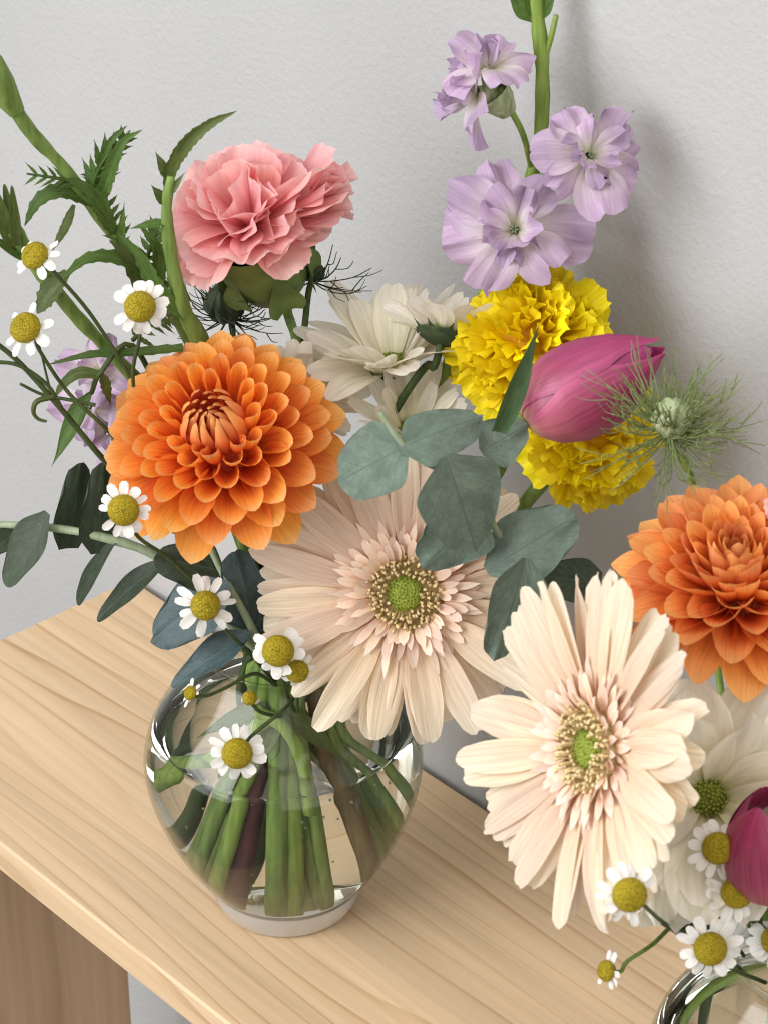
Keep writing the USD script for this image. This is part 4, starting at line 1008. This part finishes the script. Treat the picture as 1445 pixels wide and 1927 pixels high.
# love-in-a-mist
def make_mist(px, py, D, n, R, label, seed, mat, podmat, count, stem_pts, reach=1.5, stem_o=(0, 0, 0), bottom=None, pod_h=1.3, stemmat='bright_stem'):
    rr = random.Random(seed)
    o = P(px, py, D)
    F = frame(n)
    t = Thing('love_in_a_mist', label, 'seed pod', o)
    prof = [(0.0002, -0.9), (0.45, -0.75), (0.85, -0.3), (1.0, 0.15), (0.9, 0.6), (0.6, 0.98), (0.25, 1.2), (0.0002, pod_h)]
    v, f, uv = revolve([(a * R, b * R) for a, b in prof], 40, F, o)
    ang = np.tile(np.linspace(0, 2 * PI, 40, endpoint=False), len(prof))
    rel = v - o
    rel = rel - np.outer(rel @ F[:, 2], F[:, 2])
    v = v + rel * (0.10 * np.cos(10 * ang))[:, None]
    t.part('pod', (v, f, uv), M[podmat])
    ms = []
    for i in range(9):
        PR, rad = petal_R(F, i * 2 * PI / 9, 1.15)
        t.part('sepal', place(sheet(R * 1.7, R * 0.55, 6, 4, wb=0.4, wp=0.5, taper=0.7, point=0.15, bend=0.5, cup=(0.9, 0.7)), PR, o + rad * R * 0.75 - F[:, 2] * R * 0.6), M['pod_green' if podmat == 'pod_green' else 'blue_eucalyptus_leaf'])
    for i in range(count):
        az = rr.uniform(0, 2 * PI)
        el = rr.uniform(-0.5, 1.2)
        PR, rad = petal_R(F, az, el)
        d = PR[:, 0]
        L = R * reach * rr.uniform(0.7, 1.6)
        p0 = o - F[:, 2] * R * 0.8
        bendv = F[:, 2] * rr.uniform(0.0, 0.8) + np.array([rr.uniform(-.4, .4), rr.uniform(-.4, .4), rr.uniform(-.3, .5)])
        p1 = p0 + d * L * 0.5
        p2 = p1 + unit(d + 0.5 * bendv) * L * 0.6
        p3 = p2 + unit(d + 1.1 * bendv) * L * 0.5
        ms.append(tube([p0, p1, p2, p3], [0.00042, 0.00020], 4, 3))
        for k in range(2):
            e = unit(d + bendv * 0.5 + np.array([rr.uniform(-1, 1), rr.uniform(-1, 1), rr.uniform(-1, 1)]) * 0.8)
            q = p1 if k else p2
            ms.append(tube([q, q + e * L * 0.3, q + unit(e + 0.5 * bendv) * L * 0.55], [0.0003, 0.00016], 4, 2))
    t.part('bracts', join(ms), M[mat], kind='stuff')
    b = o - F[:, 2] * R * 0.85
    stem_to_vase(t, [b, b - F[:, 2] * 0.008] + list(stem_pts), [0.0013, 0.0016], M[stemmat], bottom, stem_o)
    return t


make_mist(425, 575, 0.036, N(-0.15, 0.9, 0.3), 0.0088, 'dark love in a mist pod with wiry bracts behind the pink carnation', 81, 'dark_thread', 'dark_calyx', 40, path((450, 760, 0.03)), reach=1.6, bottom=(-0.01, 0.03, 0.02), stemmat='dark_stem')
make_mist(590, 515, 0.030, N(0.2, 0.9, 0.1), 0.0045, 'sparse wiry bracts poking out to the right of the carnation calyx', 82, 'dark_thread', 'dark_calyx', 9, path((560, 700, 0.02)), reach=4.0, bottom=(-0.02, 0.03, 0.02), stemmat='dark_stem')

# chamomile of the middle vase
make_chamomile(68, 482, -0.030, N(-0.55, 0.75, 0.5), 'white chamomile tipped sideways in front of the toothed leaves at the upper left', 101, path((110, 520, -0.024), (170, 590, -0.02), (240, 700, -0.02), (330, 860, -0.015)), 0.92, missing=(3, 4, 9), droop=-0.05, cnt=11)
make_chamomile(50, 618, -0.040, N(-0.35, 0.75, 0.6), 'white chamomile lowest at the far left edge, beneath the tilted one', 102, path((75, 660, -0.036), (130, 740, -0.032), (205, 812, -0.03), (300, 920, -0.02)), 1.02, missing=(4, 7), cnt=9, droop=0.0)
make_chamomile(264, 577, -0.045, N(-0.02, 0.55, 0.85), 'white chamomile directly above the upper left edge of the large orange dahlia', 103, path((262, 640, -0.04), (250, 705, -0.035), (262, 800, -0.02)), 1.0, missing=(6,), droop=0.02)
make_chamomile(233, 960, -0.085, N(0.0, 0.5, 0.87), 'white chamomile in front of the lower left edge of the large orange dahlia', 104, path((260, 1010, -0.075), (330, 1060, -0.06), (430, 1160, -0.04)), 1.0, missing=(5,), droop=0.0)
make_chamomile(387, 1140, -0.075, N(0.08, 0.6, 0.8), 'white chamomile in front of the bluish eucalyptus leaves above the vase', 105, path((420, 1180, -0.065), (480, 1240, -0.045), (530, 1300, -0.02)), 0.98, missing=(2,), droop=0.05)
make_chamomile(524, 1225, -0.083, N(-0.05, 0.5, 0.85), 'white chamomile tucked beneath the left petals of the peach gerbera', 106, path((530, 1270, -0.07), (545, 1320, -0.045), (560, 1350, -0.02)), 1.05, missing=(5, 9, 10), droop=0.2, cnt=12)
make_chamomile(559, 1263, -0.080, N(0.15, 0.35, 0.9), 'small chamomile half hidden under a drooping petal of the peach gerbera', 107, path((560, 1300, -0.07), (560, 1340, -0.03)), 0.78, missing=(1, 2), droop=0.5, cnt=10)
make_chamomile(447, 1418, -0.092, N(0.0, 0.5, 0.87), 'white chamomile hanging in front of the glass of the middle vase', 108, path((480, 1380, -0.082), (540, 1330, -0.065), (560, 1300, -0.03)), 1.03, missing=(), droop=0.05)
make_chamomile(360, 1305, -0.070, N(-0.65, 0.5, 0.4), 'tiny chamomile on a thin curved stalk beside the left shoulder of the vase', 109, path((395, 1308, -0.066), (430, 1292, -0.06), (480, 1268, -0.05), (520, 1290, -0.03)), 0.50, missing=(1, 4, 7, 8), cnt=10, droop=-0.2)
make_chamomile(470, 1314, -0.070, N(0.1, 0.6, 0.7), 'tiny yellow green chamomile bud at the mouth of the middle vase', 110, path((490, 1340, -0.06), (530, 1350, -0.03)), 0.50, missing=(0, 1, 2, 4, 5, 7, 8), cnt=10, droop=0.8)
t = Thing('chamomile_sprig', 'bare forked chamomile stalks crossing in front of the purple stock at the left', 'foliage', P(130, 740, -0.03))
t.part('stalk', tube(path((-20, 635, -0.034), (40, 685, -0.033), (120, 775, -0.03), (200, 870, -0.025), (330, 1000, -0.01)), [0.0010, 0.0014], 6, 5), M['dark_stem'])
t.part('stalk', tube(path((-20, 680, -0.036), (35, 687, -0.034), (90, 725, -0.032), (120, 775, -0.03)), [0.0008, 0.0009], 6, 5), M['dark_stem'])
t.part('stalk', tube(path((38, 722, -0.034), (80, 742, -0.032), (130, 752, -0.031), (180, 762, -0.03)), [0.0006, 0.0008], 6, 5), M['dark_stem'])
t.part('stalk', tube(path((72, 640, -0.036), (84, 690, -0.034), (96, 740, -0.031)), [0.0004, 0.0006], 5, 4), M['dark_stem'])
t.part('tendril', tube(path((104, 745, -0.031), (70, 755, -0.034), (63, 775, -0.035), (72, 788, -0.035), (88, 793, -0.035)), [0.0013, 0.0006], 6, 6), M['olive_leaf'])

# stems that show through the glass: end pieces of flowers whose heads sit higher in the bunch
extra = Thing('cut_stem', 'short bright green cut stem leaning against the left inside of the middle vase', 'stem', (-0.035, -0.01, 0.07))
extra.part('stalk', tube([(-0.004, -0.030, 0.126), (-0.026, -0.026, 0.100), (-0.050, -0.014, 0.078)], 0.0046, 10, 4), M['bright_stem'])
for q0, q1, q2, w in (((-0.006, -0.028, 0.130), (-0.024, -0.034, 0.124), (-0.040, -0.030, 0.113), 0.008), ((0.004, -0.030, 0.128), (0.020, -0.036, 0.118), (0.030, -0.040, 0.106), 0.009), ((0.0, -0.026, 0.126), (-0.006, -0.040, 0.116), (-0.012, -0.044, 0.104), 0.010)):
    extra.part('leaf', leaf_sheet(q0, q2, w, unit(TOCAM + np.array([rnd.uniform(-.4, .4), 0, 0.5])), bend=-0.3, **LANCE), M['olive_leaf'])
extra = Thing('cut_stem', 'pale bent stem with a cut end hanging in the middle of the vase', 'stem', (0.0, -0.02, 0.1))
extra.part('stalk', tube([(-0.010, -0.030, 0.128), (0.002, -0.034, 0.122), (0.010, -0.036, 0.105), (0.012, -0.037, 0.080)], [0.0030, 0.0032, 0.0030], 10, 5), M['bright_stem'])
STEMS = [('purple stem', 'purple_stem', (-0.004, -0.012), (-0.020, -0.022, 0.018), 0.0048, 'dark purple stem standing left of the middle of the vase'),
         ('brown stem', 'brown_stem', (0.014, -0.014), (0.036, -0.018, 0.026), 0.0046, 'thick brown woody stem bending right inside the vase'),
         ('g', 'green_stem', (-0.010, -0.018), (-0.036, -0.016, 0.026), 0.0034, 'green stem furthest left at the bottom of the vase'),
         ('g', 'bright_stem', (-0.006, -0.020), (-0.029, -0.024, 0.022), 0.0034, 'green stem beside the purple stem in the vase'),
         ('g', 'green_stem', (0.000, -0.024), (-0.003, -0.031, 0.0175), 0.0048, 'thick green stem standing upright in the centre of the vase'),
         ('g', 'bright_stem', (0.004, -0.022), (0.004, -0.030, 0.0175), 0.0040, 'upright green stem touching the thick central one in the vase'),
         ('g', 'green_stem', (0.008, -0.022), (0.018, -0.026, 0.0175), 0.0028, 'thin green stem right of the central ones in the vase'),
         ('g', 'bright_stem', (0.016, -0.014), (0.052, -0.008, 0.062), 0.0026, 'thin green stem pointing to the right wall of the vase, upper of two'),
         ('g', 'green_stem', (0.014, -0.016), (0.049, -0.014, 0.052), 0.0026, 'thin green stem pointing to the right wall of the vase, lower of two')]
for nm, mt, top, bot, r, lab in STEMS:
    s_ = Thing('cut_stem', lab, 'stem', bot)
    tp = np.array([top[0], top[1], 0.136])
    md = 0.55 * tp + 0.45 * np.array(bot) + np.array([-0.15 * (bot[0] - top[0]), 0, 0])
    s_.part('stalk', tube([tp * np.array([0.6, 0.6, 1.04]), tp, md, bot], r, 10, 5), M[mt])

# ------------------------------------------------------------------ the bunch in the vase at the lower right
V2 = VASE2
D2 = V2[1]
ORIG2 = V2
make_dahlia(1388, 1100, D2 + 0.050, N(-0.06, 0.96, 0.24), 0.0485, 'orange dahlia with pointed open petals at the right edge', True, path((1400, 1350, D2 + 0.03), (1430, 1600, D2 + 0.01)), 9, stem_o=V2, mat='coral_dahlia_petal')
make_gerbera(1110, 1410, D2 - 0.035, N(-1.02, 0.34, 0.52), 0.0625, 'whole peach gerbera facing left, lower right of the middle', 15, path((1215, 1500, D2 + 0.02), (1330, 1650, D2 + 0.03)), stem_o=V2, lift=(0.30, 0.16), nout=(32, 30), thin=(122, 148), wmul=0.90)
make_chrys(1332, 1502, D2 - 0.004, N(0.02, 0.62, 0.78), 0.0440, 'large ragged white chrysanthemum right of the peach gerbera', 35, path((1360, 1650, D2), ), cnt=10, lift=0.42, W=0.55, stem_o=V2, eye=0.155, rag=True)
make_chrys(1235, 1590, D2 + 0.00, N(-0.25, 0.55, 0.80), 0.0300, 'smaller white chrysanthemum tucked behind the right edge of the peach gerbera', 36, path((1330, 1700, D2), ), cnt=13, lift=0.2, W=0.42, stem_o=V2, eye=0.2, rag=True)
make_tulip(P(1468, 1690, D2 - 0.035), P(1452, 1500, D2 - 0.030), 'magenta tulip cut off by the right edge', 72, 0.0175, path((1455, 1800, D2 - 0.02)), stem_o=V2, open_=0.25, roll=0.7)
make_carnation(1512, 950, D2 + 0.06, N(-0.2, 0.9, 0.3), 0.0130, 'pink petals of a flower just entering at the right edge', 23, 'carnation_petal', path((1490, 1200, D2 + 0.04)), 0.012, count=22, stem_o=V2)
make_mist(1264, 790, D2 + 0.085, N(0.02, 0.92, 0.38), 0.0076, 'green love in a mist pod with thread like bracts right of the magenta tulip', 83, 'thread_green', 'pod_green', 150, path((1298, 890, D2 + 0.092), (1315, 1000, D2 + 0.105), (1400, 1500, D2 + 0.05)), reach=2.0, stem_o=V2)
make_chamomile(1350, 1597, D2 - 0.035, N(0.05, 0.6, 0.8), 'white chamomile touching the left side of the tulip at the right edge', 121, path((1380, 1650, D2 - 0.03), (1420, 1750, D2 - 0.01)), 0.92, missing=(), droop=0.15)
make_chamomile(1386, 1680, D2 - 0.040, N(0.0, 0.55, 0.85), 'white chamomile just below the tulip at the right edge', 122, path((1400, 1720, D2 - 0.03), (1430, 1800, D2 - 0.01)), 0.92, missing=(3,), droop=0.1)
make_chamomile(1184, 1684, D2 - 0.105, N(0.0, 0.45, 0.9), 'white chamomile hanging under the lower right petals of the peach gerbera', 123, path((1215, 1708, D2 - 0.085), (1255, 1742, D2 - 0.02), (1300, 1760, D2 - 0.01), (1400, 1830, D2)), 0.92, missing=(4, 5, 6), droop=0.1)
make_chamomile(1336, 1786, D2 - 0.050, N(-0.02, 0.55, 0.83), 'white chamomile in front of the glass lip at the lower right', 124, path((1370, 1820, D2 - 0.04), (1440, 1850, D2 - 0.01)), 0.96, missing=(), droop=0.0)
make_chamomile(1143, 1828, D2 - 0.045, N(-0.8, 0.35, 0.35), 'chamomile seen from the side on a thin stalk above the bench at the lower right', 125, path((1180, 1810, D2 - 0.04), (1225, 1780, D2 - 0.03), (1258, 1748, D2 - 0.012)), 0.62, missing=(2, 5, 6, 9), cnt=11, droop=-0.15, stemmat='green_stem')
make_chamomile(1462, 1770, D2 - 0.03, N(-0.2, 0.5, 0.8), 'chamomile petals peeking in from the right edge', 126, path((1470, 1820, D2)), 0.92)
t = Thing('eucalyptus_leaf', 'dark round leaf between the chamomiles at the lower right', 'leaf', P(1310, 1700, D2))
pleaf(t, (1350, 1735), (1262, 1672), D2 - 0.005, D2 - 0.002, 112, DL, cface(-0.1, 0.1), ROUND, name='blade')
t.part('stalk', tube(path((1350, 1735, D2 - 0.005), (1400, 1800, D2)), 0.0008, 6, 3), M['dark_stem'])
t = Thing('eucalyptus_leaf', 'dark leaf in shade between the grey eucalyptus and the right orange dahlia', 'leaf', P(1060, 1090, -0.06))
pleaf(t, (1130, 1100), (1000, 1082), -0.085, -0.08, 92, DL, cface(0.0, 0.3), ROUND, name='blade', wb=0.5)
t.part('stalk', tube([P(1130, 1100, -0.085), P(1230, 1250, D2 + 0.08), P(1380, 1600, D2 + 0.02)], 0.0008, 6, 4), M['dark_stem'])
for k, (dx, lab) in enumerate(((-0.004, 'left'), (0.006, 'middle'), (0.016, 'right'))):
    s_ = Thing('cut_stem', 'dark green stem in the vase at the lower right corner, %s of three' % lab, 'stem', V2)
    s_.part('stalk', tube([P(1400 + 24 * k, 1690, D2 - 0.02), V2 + [dx - 0.006, -0.024, 0.134], V2 + [dx * 2 - 0.01, -0.028, 0.02]], 0.0042, 9, 5), M['dark_stem' if k != 1 else 'green_stem'])
